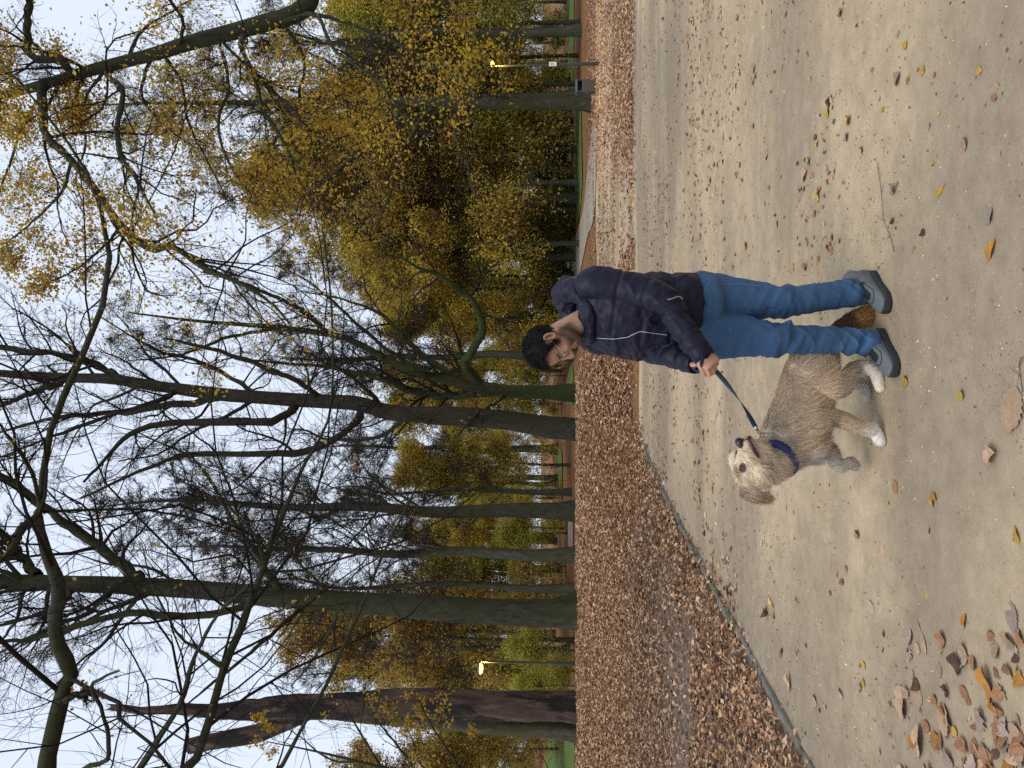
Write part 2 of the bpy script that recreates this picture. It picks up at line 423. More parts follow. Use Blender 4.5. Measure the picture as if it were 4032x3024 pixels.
def bare(x, y):
    """grey trodden strips where the carpet is thin"""
    w = fbm(np.stack([x * 0.55 + y * 0.10, y * 0.30, x * 0], -1), 21)
    return w
pts = []; sizes = []
def scatter(n, x0, x1, y0, y1, size, dens=lambda x, y: np.ones_like(x), lift=0.02):
    x = rng.uniform(x0, x1, n); y = rng.uniform(y0, y1, n)
    keep = (rng.uniform(0, 1, n) < dens(x, y)) & (np.abs(x) < 0.56 * y + 1.2)
    x, y = x[keep], y[keep]
    z = H(x, y) + rng.uniform(0.0, lift, len(x)) + 0.002
    pts.append(np.stack([x, y, z], -1)); sizes.append(size * np.clip(np.exp(rng.normal(-0.05, 0.34, len(x))), 0.35, 2.0))
def d_bank(x, y):
    d = kerb_x(y) - x
    hole = (sstep(0.12, 0.42, bare(x, y)) * sstep(0.5, 1.1, d) * sstep(5.0, 2.6, d) * sstep(13, 9, y))
    return sstep(0.0, 0.12, d) * (1 - 0.80 * hole)
scatter(30000, -7.5, -1.6, 3.6, 9.5, 0.056, d_bank, 0.05)
scatter(54000, -10, -0.6, 9.5, 17, 0.059, d_bank, 0.05)
scatter(52000, -16, 0.5, 17, 27, 0.075, lambda x, y: np.where(x < 0.2 - 0.0 * y, 1.0, 0.6), 0.05)
# the strip behind the path, right of the man: thick at its far edge, trodden in the middle
def d_right(x, y):
    u = x / y
    t = sstep(16.2, 17.4, y + 0.35 * bare(x * 2, y))
    row = sstep(-0.15, 0.35, fbm(np.stack([x * 0.3, y * 0.85, x * 0], -1), 61))
    tr = sstep(0.36 + 0.05 * bare(x, y), 0.24, u) * sstep(-0.02, 0.08, u)                 # the trodden fan behind the man
    far_row = sstep(24.5, 27, y) * sstep(34, 31, y)
    return t * (1.0 - tr * (1 - 0.38 * row - 0.40 * far_row)) * sstep(46, 36, y)
scatter(40000, -1, 14, 16, 24, 0.078, d_right, 0.04)
scatter(34000, -1, 22, 24, 44, 0.095, d_right, 0.04)
scatter(5200, -1.0, 3.2, 16.3, 19.5, 0.074, lambda x, y: sstep(16.3, 17.0, y + 0.3 * bare(x * 2, y)), 0.04)
# thin drift spilled onto the sand along the edging
def d_spill(x, y):
    d = x - kerb_x(y)
    clump = sstep(0.0, 0.55, fbm(np.stack([x * 1.6, y * 1.1, x * 0], -1), 31))
    return np.exp(-np.maximum(d, 0) / 0.45) * clump * sstep(5.0, 6.5, y) * (d > 0.03)
scatter(9000, -2.4, 2.0, 4.5, 17, 0.066, d_spill, 0.012)
scatter(9000, -2.6, 0.5, 4.4, 17, 0.058, lambda x, y: (np.abs(kerb_x(y) - x + 0.02) < 0.13) * sstep(-0.25, 0.35, fbm(np.stack([x * 2, y * 1.2, x * 0], -1), 33)) * 0.7, 0.06)
def d_rows(x, y):
    return 0.5 * sstep(0.15, 0.6, fbm(np.stack([x * 0.35, y * 1.5, x * 0], -1), 41)) + 0.05
scatter(13000, -1.5, 9, 7.5, 16.8, 0.052, d_rows, 0.008)
scatter(1900, 0.2, 5, 4.3, 7.6, 0.042, lambda x, y: 0.55 * sstep(0.0, 0.5, fbm(np.stack([x * 0.9, y * 1.6, x * 0], -1), 44)) + 0.05, 0.006)
# crumbs of leaf trodden into the sand
def d_crumb(x, y): return 0.25 + 0.75 * sstep(-0.2, 0.5, fbm(np.stack([x * 0.7, y * 1.3, x * 0], -1), 47))
scatter(9000, -2.3, 6, 2.4, 9.0, 0.014, d_crumb, 0.002)
P_ = np.concatenate(pts); S_ = np.concatenate(sizes)
keep_ = ~((P_[:, 1] < 8.9) & (S_ < .03) & (P_[:, 0] < kerb_x(P_[:, 1]))); P_, S_ = P_[keep_], S_[keep_]
nearm = P_[:, 1] < 13
v, t = leaves_at(P_[nearm], S_[nearm], rng, 0.33, 1.15)
v2, t2 = leaves_at(P_[~nearm], S_[~nearm], rng, 0.36, 1.15, LEAF5[[0, 1, 4, 3]], np.array([(0, 1, 3), (1, 2, 3)]))
obj('leaf_litter', mesh_np('leaf_litter', np.vstack([v, v2]), [np.vstack([t, t2 + len(v)])], smooth=False), M_LITTER, kind='stuff', label='thick carpet of fallen brown beech leaves on the bank and path edge', category='leaf litter')

# ------------------------------------------------------------------ grit and pale pebbles in the sand
OCT = np.array([(1, 0, 0), (-1, 0, 0), (0, 1, 0), (0, -1, 0), (0, 0, .7)], float)
OCT_T = np.array([(0, 2, 4), (2, 1, 4), (1, 3, 4), (3, 0, 4)])
n0 = 14000
u = rng.uniform(0, 1, n0); yy = 2.3 + 9.0 * u ** 1.7; xx = rng.uniform(-0.56, 0.56, n0) * (yy + 0.4)
dens = 0.25 + 0.75 * sstep(-0.2, 0.5, fbm(np.stack([xx * 1.2, yy * 1.2, xx * 0], -1), 51))
kp = (rng.uniform(0, 1, n0) < dens) & (xx > kerb_x(yy) + 0.06)
xx, yy = xx[kp], yy[kp]
P_ = np.stack([xx, yy, np.full(len(xx), 0.001)], -1)
sz = 0.0016 + 0.0035 * rng.uniform(0, 1, len(xx)) ** 3 + 0.0005 * yy * 0.6
v, t = leaves_at(P_, sz, rng, 0.6, 1.0, OCT, OCT_T)
M_PEB = leafmat('pebble', [(0.0, (0.16, 0.14, 0.115)), (0.35, (0.32, 0.28, 0.22)), (0.75, (0.50, 0.43, 0.33)), (1.0, (0.78, 0.71, 0.58))], trans=0.0, rough=0.8)
obj('gravel', mesh_np('gravel', v, [t], smooth=False), M_PEB, kind='stuff', label='pale grit and small pebbles scattered over the sandy path', category='gravel')
# ------------------------------------------------------------------ tree growing
def resample_poly(p, n):
    return catmull(p, n)
def grow(P, R, L, rg, n, t0, t1, ang, lenr, rad, K, gnarl, trop, rmin, lmin=0.0, side=None, taper=0.25, dec=0.6):
    """children on every polyline of a level; returns P, R, L of the next level"""
    N, Kp, _ = P.shape
    cnt = rg.poisson(n, N) if np.isscalar(n) else rg.poisson(n)
    cnt = np.maximum(cnt, 1)
    par = np.repeat(np.arange(N), cnt); M = len(par)
    t = t0 + (t1 - t0) * rg.uniform(0, 1, M) ** 0.85
    u = t * (Kp - 1); i = np.minimum(u.astype(int), Kp - 2); f = (u - i)[:, None]
    p0 = P[par, i] * (1 - f) + P[par, i + 1] * f
    r0 = R[par, i] * (1 - f[:, 0]) + R[par, i + 1] * f[:, 0]
    T = norm(P[par, i + 1] - P[par, i])
    rv = norm(rg.normal(0, 1, (M, 3)))
    if side is not None: rv = norm(rv + side)
    Nn = norm(np.cross(T, np.cross(rv, T)))
    a = rg.uniform(ang[0], ang[1], M)[:, None]
    d = np.cos(a) * T + np.sin(a) * Nn
    Lc = np.maximum(L[par] * rg.uniform(lenr[0], lenr[1], M) * (1 - dec * t), lmin)
    rc = np.maximum(np.minimum(r0 * rad, r0 * 0.85), rmin)
    out = np.empty((M, K, 3)); out[:, 0] = p0
    st = (Lc / (K - 1))[:, None]
    for k in range(1, K):
        d = norm(d + rg.normal(0, gnarl, (M, 3)) + np.array([0, 0, trop]))
        out[:, k] = out[:, k - 1] + d * st
    rr = rc[:, None] * np.linspace(1, taper, K)[None, :]
    return out, np.maximum(rr, rmin * 0.6), Lc

def limb_arrays(limbs, K):
    """hand-placed limbs (lists of (x,y,z,r)) to level arrays"""
    P = np.empty((len(limbs), K, 3)); R = np.empty((len(limbs), K)); L = np.empty(len(limbs))
    for i, a in enumerate(limbs):
        c = catmull(a, K); P[i] = c[:, :3]; R[i] = np.maximum(c[:, 3], 0.004)
        q_ = np.stack([np.arange(K) * 0.55, np.full(K, i * 3.7), np.zeros(K)], -1)
        R[i] *= 1 + 0.16 * fbm(q_, 5); w_ = np.minimum(np.arange(K) / 4.0, 1)[:, None] * R[i][:, None] * 0.55
        P[i] += np.stack([fbm(q_, 6), fbm(q_, 7), fbm(q_, 8)], -1) * w_
        L[i] = np.linalg.norm(np.diff(c[:, :3], axis=0), axis=1).sum()
    return P, R, L

def trunk_tube(mb, pts, S=18, n=40, flare=0.9, fl_h=0.45, seed=0, lobes=5, rough=0.03, slim=0.90):
    c = catmull(pts, n); P = c[:, :3]; R = c[:, 3] * slim
    T = norm(np.gradient(P, axis=0)); A = norm(np.cross(T, np.array([0, 1.0, 0.05]))); B = np.cross(T, A)
    th = np.arange(S) * 2 * math.pi / S
    s = np.concatenate([[0], np.cumsum(np.linalg.norm(np.diff(P, axis=0), axis=1))])
    k = np.exp(-s / fl_h)[:, None]
    lob = 0.5 + 0.5 * np.cos(lobes * th + seed)[None, :] * 0.8 + 0.25 * np.cos(3 * th + seed * 2.1)[None, :]
    rr = R[:, None] * (1 + flare * k * np.maximum(lob, 0.05))
    rr = rr * (1 + rough * fbm(np.stack([np.cos(th)[None, :] * 2 + 0 * s[:, None], np.sin(th)[None, :] * 2 + 0 * s[:, None], 0 * th[None, :] + s[:, None] * 0.9], -1), seed + 3))
    v = P[:, None, :] + rr[..., None] * (np.cos(th)[None, :, None] * A[:, None, :] + np.sin(th)[None, :, None] * B[:, None, :])
    i = np.arange(n * S).reshape(n, S)
    q = np.stack([i[:-1], np.roll(i, -1, 1)[:-1], np.roll(i, -1, 1)[1:], i[1:]], -1).reshape(-1, 4)
    mb.add(v.reshape(-1, 3), q)

LEAFQ = np.array([(0, 0, 0), (.45, -.32, .05), (1, 0, -.04), (.45, .32, .05)])
LEAFQ_Q = np.array([(0, 1, 2, 3)])
def tree_leaves(P, n, size, rg, jitter=0.05, t0=0.15, clump=None, cth=0.0):
    N, K, _ = P.shape
    i = rg.integers(0, N, n); u = (t0 + (1 - t0) * rg.uniform(0, 1, n)) * (K - 1)
    j = np.minimum(u.astype(int), K - 2); f = (u - j)[:, None]
    p = P[i, j] * (1 - f) + P[i, j + 1] * f + rg.normal(0, jitter, (n, 3))
    if clump is not None:
        keep = fbm(p * clump, 71, 2) > cth; p = p[keep]
    m = len(p)
    T = np.repeat(LEAFQ[None], m, 0).copy(); T[..., 2] *= rg.normal(0.5, 1.5, m)[:, None]; T[..., 1] *= rg.uniform(.8, 1.3, m)[:, None]
    R = rotmats(m, 0.7, rg)
    v = np.einsum('nij,nkj->nki', R, T * (size * rg.uniform(.6, 1.3, m))[:, None, None]) + p[:, None, :]
    q = (LEAFQ_Q[None] + (np.arange(m) * 4)[:, None, None]).reshape(-1, 4)
    return v.reshape(-1, 3), q

M_BEECH = barkmat('beech_bark', (0.026, 0.026, 0.018), (0.062, 0.062, 0.046), (0.036, 0.040, 0.015), 0.35, 7.0, 0.015)
M_MOSSB = barkmat('mossy_bark', (0.022, 0.023, 0.012), (0.050, 0.052, 0.028), (0.042, 0.055, 0.012), 0.3, 10.0, 0.03)
M_ROUGH = barkmat('furrowed_bark', (0.018, 0.017, 0.013), (0.062, 0.058, 0.045), (0.044, 0.038, 0.022), 0.2, 16.0, 0.04)
M_FARB = barkmat('grey_bark', (0.035, 0.035, 0.027), (0.080, 0.080, 0.064), (0.050, 0.055, 0.024), 0.3, 6.0)
M_TWIG = plain('twig_bark', (0.022, 0.018, 0.015), 0.9, var=0.3, scale=3, spec=0.1)
M_TWIGFAR = plain('far_twig_bark', (0.042, 0.035, 0.028), 0.9, var=0.25, scale=1, spec=0.1)
YEL = [(0.0, (0.240, 0.144, 0.030)), (0.25, (0.396, 0.240, 0.036)), (0.55, (0.552, 0.348, 0.042)), (0.8, (0.624, 0.432, 0.060)), (0.93, (0.396, 0.372, 0.048)), (1.0, (0.360, 0.156, 0.048))]
M_YEL = leafmat('yellow_leaf', YEL, 0.5)
M_GOLD = leafmat('gold_leaf', [(0.0, (0.29, 0.20, 0.045)), (0.3, (0.50, 0.36, 0.06)), (0.6, (0.67, 0.50, 0.075)), (0.85, (0.74, 0.60, 0.10)), (1.0, (0.46, 0.43, 0.085))], 0.5)
M_BROWN = leafmat('russet_leaf', [(0.0, (0.22, 0.13, 0.045)), (0.4, (0.41, 0.26, 0.07)), (0.7, (0.54, 0.37, 0.085)), (1.0, (0.60, 0.48, 0.12))], 0.5)
M_OLIVE = leafmat('olive_leaf', [(0.0, (0.18, 0.18, 0.04)), (0.4, (0.34, 0.33, 0.055)), (0.75, (0.49, 0.45, 0.07)), (1.0, (0.63, 0.53, 0.08))], 0.5)
M_GREEN = leafmat('shrub_leaf', [(0.0, (0.065, 0.085, 0.02)), (0.5, (0.13, 0.165, 0.03)), (0.85, (0.24, 0.25, 0.04)), (1.0, (0.38, 0.34, 0.05))], 0.45)

def finish_tree(name, label, base, trunk_mb, levels, leaf, bark, twig, cat='tree', group=None, props=None):
    """levels: list of (P, R, sides, part) -> tree > trunk, branches, foliage"""
    root = empty(name, base, label, cat, group)
    br = MB()
    for (P, R, S, where) in levels:
        if S == 3: br.add(*spikes(P, R, 3))
        else:
            v, q = tubes(P, R, S); (trunk_mb if where == 'trunk' else br).add(v, q)
    part('trunk', trunk_mb.mesh('trunk'), bark, root)
    if br.n: part('branches', br.mesh('branches'), twig, root)
    if leaf: part('foliage', mesh_np('foliage', leaf[0], [leaf[1]], smooth=False), leaf[2], root, kind='stuff')
    return root

def px(V, y, w, Y, dy=0.0):
    p = at(V, y, Y + dy); return (*p, 0.5 * w * Y / FPX)
def pxl(lst, Y, dys=None):
    n = len(lst); dys = dys if dys is not None else [0] * n
    if np.isscalar(dys): dys = np.linspace(0, dys, n)
    return [px(V, y, w, Y, d) for (V, y, w), d in zip(lst, dys)]
def base_of(pts, sink=0.15):
    a = list(pts[0]); a[2] = float(H(a[0], a[1])) - sink; return [tuple(a)] + list(pts[1:])

def bare_levels(tP, limbs, rg, nl2=11, nl3=9, nl4=7, rm=0.006, auto=0, auto_t=(0.4, 1.0), autolen=(0.25, 0.4), K2=5, K4=3, up=0.03, gn=0.16, l2=(0.32, 0.55), l3=(0.42, 0.70), l4=(0.50, 0.95), ang=(0.5, 1.15), autorad=0.27, side=None):
    """limbs placed by hand plus self-grown ones, then three finer generations"""
    Pl, Rl, Ll = limb_arrays(limbs, 30) if limbs else (np.empty((0, 30, 3)), np.empty((0, 30)), np.empty(0))
    if auto:
        tp = catmull(tP, 24); Pt = tp[None, :, :3]; Rt = np.maximum(tp[None, :, 3], 0.01); Lt = np.array([np.linalg.norm(np.diff(tp[:, :3], axis=0), axis=1).sum()])
        Pa, Ra, La = grow(Pt, Rt, Lt, rg, auto, auto_t[0], auto_t[1], ang, autolen, autorad, 30, 0.10, 0.012, 0.010, side=side)
        Pl = np.concatenate([Pl, Pa]); Rl = np.concatenate([Rl, Ra]); Ll = np.concatenate([Ll, La])
    P2, R2, L2 = grow(Pl, Rl, Ll, rg, nl2, 0.10, 1.0, ang, l2, 0.42, 8, gn * 1.15, up, rm * 1.6)
    P3, R3, L3 = grow(P2, R2, L2, rg, nl3, 0.12, 1.0, ang, l3, 0.5, K2, gn * 1.15, up, rm * 1.2)
    P4, R4, L4 = grow(P3, R3, L3, rg, nl4, 0.12, 1.0, ang, l4, 0.6, K4, gn * 1.2, up, rm)
    return (Pl, Rl), (P2, R2), (P3, R3), (P4, R4)

# ---------- the big smooth beech on the bank
rg = np.random.default_rng(101)
Y = 24.0
tp = pxl([(2290, 2412, 132), (2145, 2414, 122), (1996, 2410, 118), (1797, 2400, 114), (1548, 2382, 102), (1393, 2370, 96), (1076, 2350, 92), (760, 2321, 85), (506, 2307, 82), (253, 2297, 76), (0, 2288, 70), (-500, 2262, 52), (-1000, 2240, 30), (-1400, 2230, 10)], Y)
tp = base_of(tp)
limbs = [pxl([(545, 2275, 52), (525, 2253, 50), (405, 2165, 44), (285, 2076, 40), (190, 2013, 36), (90, 1930, 30), (0, 1868, 24), (-250, 1780, 10)], Y, -2.0),
         pxl([(150, 2270, 42), (127, 2247, 40), (70, 2171, 34), (0, 2095, 28), (-250, 1950, 10)], Y, 1.5),
         pxl([(980, 2370, 34), (950, 2392, 32), (760, 2430, 29), (538, 2418, 27), (316, 2462, 24), (127, 2519, 20), (0, 2532, 16), (-300, 2600, 8)], Y, -2.5),
         pxl([(1100, 2310, 34), (1089, 2291, 32), (1038, 2240, 26), (1013, 2177, 22), (918, 2050, 16), (860, 1950, 13), (800, 1850, 9), (720, 1760, 5)], Y, -3),
         pxl([(430, 2340, 26), (400, 2370, 24), (330, 2420, 20), (180, 2480, 16), (0, 2570, 10), (-150, 2640, 5)], Y, 3),
         pxl([(690, 2290, 16), (640, 2262, 14), (560, 2230, 12), (440, 2225, 9), (300, 2180, 5)], Y, 2),
         pxl([(1180, 2400, 20), (1120, 2450, 17), (1000, 2560, 13), (850, 2680, 10), (700, 2800, 6)], Y, -4),
         pxl([(1330, 2400, 16), (1300, 2480, 13), (1230, 2600, 10), (1150, 2700, 6)], Y, 2),
         pxl([(1290, 2330, 16), (1250, 2290, 14), (1150, 2180, 12), (1080, 2050, 9), (1060, 1900, 5)], Y, 2),
         pxl([(280, 2320, 22), (260, 2360, 20), (150, 2420, 16), (-50, 2470, 10), (-300, 2500, 5)], Y, -3)]
A, B, C, D = bare_levels(tp, limbs, rg, 11, 9, 6, 0.0056, auto=16, auto_t=(0.55, 1.0), autolen=(0.18, 0.3))
tm = MB(); trunk_tube(tm, tp, 30, 70, 0.75, 0.45, 1, rough=0.05, slim=.86)
lf = tree_leaves(D[0], 600, 0.075, rg)
finish_tree('beech_tree', 'tall bare beech with thick smooth grey-green trunk on the leaf bank left of the dog', tp[0][:3], tm, [(*A, 8, 'trunk'), (*B, 4, 'b'), (*C, 3, 'b'), (*D, 3, 'b')], (*lf, M_BROWN), M_BEECH, M_TWIG, group='tall trees on the bank')

# ---------- the leaning furrowed tree in the middle
rg = np.random.default_rng(102); Y = 26.0
tp = base_of(pxl([(2280, 1695, 104), (2200, 1686, 98), (2145, 1681, 95), (1946, 1649, 91), (1797, 1640, 90), (1548, 1624, 74), (1393, 1588, 70), (1139, 1573, 66), (886, 1554, 62), (633, 1522, 55), (443, 1494, 50), (253, 1487, 46), (0, 1470, 36), (-300, 1440, 24), (-800, 1400, 8)], Y))
limbs = [pxl([(480, 1500, 34), (443, 1468, 32), (316, 1411, 28), (158, 1386, 26), (0, 1367, 22), (-400, 1300, 8)], Y, 1),
         pxl([(1160, 1600, 36), (1139, 1625, 33), (1044, 1660, 30), (760, 1665, 26), (538, 1696, 22), (411, 1810, 14), (330, 1900, 8)], Y, -3),
         pxl([(1420, 1620, 34), (1393, 1671, 30), (1260, 1760, 26), (1076, 1791, 24), (760, 1791, 20), (633, 1823, 16), (475, 1892, 12), (316, 1962, 7)], Y, -4),
         pxl([(860, 1565, 34), (800, 1575, 32), (570, 1614, 26), (443, 1627, 22), (250, 1640, 18), (0, 1700, 10)], Y, 2),
         pxl([(1600, 1630, 24), (1560, 1680, 20), (1450, 1730, 16), (1300, 1740, 12), (1150, 1850, 8)], Y, 3),
         pxl([(1250, 1560, 26), (1200, 1520, 22), (1050, 1450, 18), (850, 1380, 14), (650, 1330, 8)], Y, -3),
         pxl([(1000, 1555, 24), (950, 1510, 20), (800, 1430, 16), (600, 1370, 12), (400, 1250, 6)], Y, 3),
         pxl([(260, 1490, 30), (200, 1520, 26), (100, 1560, 22), (0, 1600, 16), (-300, 1660, 8)], Y, -1),
         pxl([(1500, 1600, 20), (1450, 1540, 17), (1350, 1460, 14), (1200, 1390, 9)], Y, -4),
         pxl([(700, 1540, 24), (640, 1570, 20), (400, 1650, 16), (200, 1720, 12), (0, 1800, 7)], Y, -2)]
A, B, C, D = bare_levels(tp, limbs, rg, 11, 9, 6.5, 0.0056, auto=18, auto_t=(0.45, 1.0), autolen=(0.18, 0.3))
tm = MB(); trunk_tube(tm, tp, 28, 70, 0.45, 0.30, 2, rough=0.09, slim=.84)
lf = tree_leaves(D[0], 1500, 0.085, rg, clump=0.5, cth=0.2)
finish_tree('leaning_tree', 'tall leaning tree with rough furrowed brown bark on the bank behind the leash', tp[0][:3], tm, [(*A, 8, 'trunk'), (*B, 4, 'b'), (*C, 3, 'b'), (*D, 3, 'b')], (*lf, M_YEL), M_ROUGH, M_TWIG, group='tall trees on the bank')

# ---------- the mossy fork behind the man's head
rg = np.random.default_rng(103); Y = 27.5
tp = base_of(pxl([(2285, 1548, 74), (2200, 1547, 66), (2145, 1545, 60), (1996, 1540, 56), (1881, 1525, 58), (1800, 1505, 44), (1600, 1450, 34), (1393, 1345, 28), (1266, 1312, 26), (1076, 1287, 22), (981, 1280, 20), (760, 1262, 14), (500, 1230, 7)], Y))
limbs = [pxl([(1890, 1515, 46), (1840, 1450, 40), (1847, 1396, 36), (1896, 1296, 32), (1871, 1197, 26), (1797, 1137, 21), (1727, 1082, 16), (1658, 1058, 11), (1560, 1000, 6)], Y, -3),
         pxl([(1870, 1535, 38), (1800, 1560, 34), (1650, 1545, 28), (1450, 1480, 22), (1250, 1440, 16), (1000, 1420, 8)], Y, 2),
         pxl([(1860, 1520, 30), (1780, 1480, 27), (1640, 1380, 22), (1500, 1240, 16), (1350, 1180, 10), (1200, 1150, 5)], Y, 1),
         pxl([(1990, 1560, 14), (1930, 1600, 12), (1870, 1640, 10), (1800, 1720, 6)], Y, -3),
         pxl([(1300, 1320, 20), (1200, 1230, 16), (1000, 1130, 12), (800, 1070, 7)], Y, -3),
         pxl([(1100, 1290, 16), (900, 1330, 13), (700, 1400, 9), (500, 1420, 5)], Y, 1),
         pxl([(1700, 1480, 22), (1560, 1400, 17), (1400, 1270, 13), (1230, 1120, 9), (1080, 1040, 5)], Y, 4)]
A, B, C, D = bare_levels(tp, limbs, rg, 12, 9, 6.5, 0.0056, auto=14, auto_t=(0.4, 1.0), autolen=(0.2, 0.35))
tm = MB(); trunk_tube(tm, tp, 20, 50, 0.6, 0.5, 3, rough=0.06)
lf = tree_leaves(D[0], 1800, 0.085, rg, clump=0.5, cth=0.15)
finish_tree('forked_tree', "mossy forked tree with a crooked spreading limb just behind the man's head", tp[0][:3], tm, [(*A, 8, 'trunk'), (*B, 4, 'b'), (*C, 3, 'b'), (*D, 3, 'b')], (*lf, M_YEL), M_MOSSB, M_TWIG, group='tall trees on the bank')

# ---------- the straight tree beside the litter bin
rg = np.random.default_rng(104); Y = 39.0
tp = base_of(pxl([(2325, 402, 74), (2244, 402, 66), (2046, 404, 62), (1797, 400, 62), (1548, 402, 48), (1300, 396, 36), (950, 405, 26), (633, 405, 15), (350, 415, 6)], Y))
limbs = [pxl([(1885, 385, 30), (1867, 363, 27), (1772, 283, 22), (1623, 234, 18), (1449, 194, 15), (1300, 169, 12), (1100, 120, 6)], Y, -3),
         pxl([(1945, 380, 12), (1956, 368, 11), (1996, 268, 9), (2030, 154, 8), (2090, 50, 5)], Y, -3),
         pxl([(1850, 420, 16), (1830, 440, 14), (1790, 520, 12), (1830, 600, 11), (1860, 740, 9), (1900, 800, 6)], Y, -3),
         pxl([(1600, 420, 22), (1560, 460, 19), (1480, 540, 16), (1360, 640, 12), (1250, 760, 7)], Y, -2),
         pxl([(1700, 425, 20), (1660, 470, 17), (1580, 600, 14), (1540, 750, 11), (1480, 900, 6)], Y, 1),
         pxl([(1450, 410, 20), (1400, 440, 17), (1250, 520, 14), (1080, 580, 10), (950, 640, 5)], Y, -2),
         pxl([(1500, 390, 20), (1450, 350, 17), (1350, 280, 14), (1200, 200, 10), (1050, 150, 5)], Y, 2)]
A, B, C, D = bare_levels(tp, limbs, rg, 11, 8, 6, 0.0078, K2=4, K4=2, auto=30, auto_t=(0.35, 1.0), autolen=(0.2, 0.34), ang=(0.35, 0.8))
tm = MB(); trunk_tube(tm, tp, 20, 44, 0.7, 0.45, 4, rough=0.05, slim=.84)
lf = tree_leaves(D[0], 12000, 0.085, rg, 0.2, clump=0.4, cth=-0.2)
finish_tree('park_tree', 'straight grey-green tree standing directly beside the dark litter bin', tp[0][:3], tm, [(*A, 7, 'trunk'), (*B, 4, 'b'), (*C, 3, 'b'), (*D, 3, 'b')], (*lf, M_YEL), M_BEECH, M_TWIG)

# ---------- the yellow-leaved tree leaning in from the right
rg = np.random.default_rng(105); Y = 11.0
tp = base_of([(8.6, 11.0, 0, 0.26), (8.3, 11.0, 1.2, 0.21)] + pxl([(1340, -150, 98), (1200, 30, 90), (1010, 100, 82), (760, 165, 72), (600, 215, 64), (400, 265, 58), (250, 310, 52), (110, 350, 46), (0, 375, 40), (-250, 430, 26), (-500, 480, 8)], Y))
limbs = [pxl([(180, 335, 40), (158, 380, 38), (190, 540, 34), (285, 630, 34), (380, 760, 32), (475, 886, 30), (590, 975, 27), (665, 975, 24), (728, 1000, 22), (797, 1050, 20), (860, 1080, 17), (950, 1115, 13), (1080, 1200, 9), (1180, 1330, 5)], Y, -1.8),
         pxl([(300, 300, 34), (230, 240, 32), (125, 220, 30), (110, 100, 30), (120, 0, 28), (130, -200, 18)], Y, 0.8),
         pxl([(960, 130, 26), (950, 190, 22), (1000, 304, 19), (1044, 443, 16), (1139, 601, 13), (1165, 690, 10), (1230, 800, 5)], Y, -1.5),
         pxl([(1000, 290, 18), (1013, 304, 18), (1170, 456, 16), (1247, 538, 13), (1336, 570, 9), (1420, 640, 4)], Y, -0.6),
         pxl([(440, 270, 24), (430, 304, 24), (481, 354, 22), (462, 475, 19), (475, 601, 20), (525, 677, 17), (563, 760, 11), (620, 860, 5)], Y, -2.2),
         pxl([(1100, 90, 18), (1240, 60, 15), (1320, 200, 12), (1500, 330, 9), (1560, 480, 5)], Y, -2),
         pxl([(700, 190, 16), (720, 80, 14), (640, -40, 10), (600, -150, 6)], Y, -1.5),
         pxl([(860, 150, 14), (1050, 320, 11), (1250, 380, 9), (1450, 410, 5)], Y, 1.5),
         pxl([(500, 240, 16), (560, 120, 13), (700, 30, 9), (850, -60, 6)], Y, 1.2),
         pxl([(600, 215, 16), (560, 380, 12), (680, 520, 10), (800, 600, 6)], Y, 1.5),
         pxl([(190, 330, 14), (100, 480, 12), (40, 640, 10), (-20, 800, 6)], Y, 1.5),
         pxl([(285, 630, 16), (240, 760, 12), (120, 880, 9), (20, 960, 5)], Y, 0.8), pxl([(475, 886, 14), (420, 960, 11), (300, 1060, 8), (180, 1120, 4)], Y, -0.8),
         pxl([(860, 150, 16), (900, 330, 13), (860, 480, 11), (900, 640, 9), (1000, 780, 5)], Y, -1.2), pxl([(640, 210, 16), (720, 330, 13), (740, 480, 11), (820, 640, 8), (900, 800, 4)], Y, 1.0),
         pxl([(1100, 70, 16), (1200, 240, 13), (1180, 380, 11), (1280, 520, 8), (1400, 640, 4)], Y, 1.2), pxl([(330, 290, 16), (300, 420, 13), (340, 560, 10), (300, 700, 7), (330, 820, 4)], Y, 1.4),
         pxl([(1180, 40, 18), (1400, 100, 14), (1600, 190, 11), (1760, 260, 7), (1860, 300, 3)], Y, -1.0),
         pxl([(1280, -50, 18), (1500, -60, 14), (1700, 20, 11), (1850, 60, 6)], Y, 0.6)]
A, B, C, D = bare_levels(tp, limbs, rg, 11, 8, 5, 0.0023, auto=16, auto_t=(0.45, 0.95), autolen=(0.1, 0.2), up=-0.01, gn=0.2)
tm = MB(); trunk_tube(tm, tp, 20, 50, 0.4, 0.4, 5, rough=0.07, slim=.82)
v1, q1 = tree_leaves(np.concatenate([D[0], C[0][:, [0, 2, 4]]]), 42000, 0.052, rg, 0.10, clump=0.8, cth=-0.55)
finish_tree('yellow_beech', 'beech with yellow autumn leaves leaning in from the right edge of the picture', tp[0][:3], tm, [(*A, 8, 'trunk'), (*B, 4, 'b'), (*C, 3, 'b'), (*D, 3, 'b')], (v1, q1, M_YEL), M_BEECH, M_TWIG)

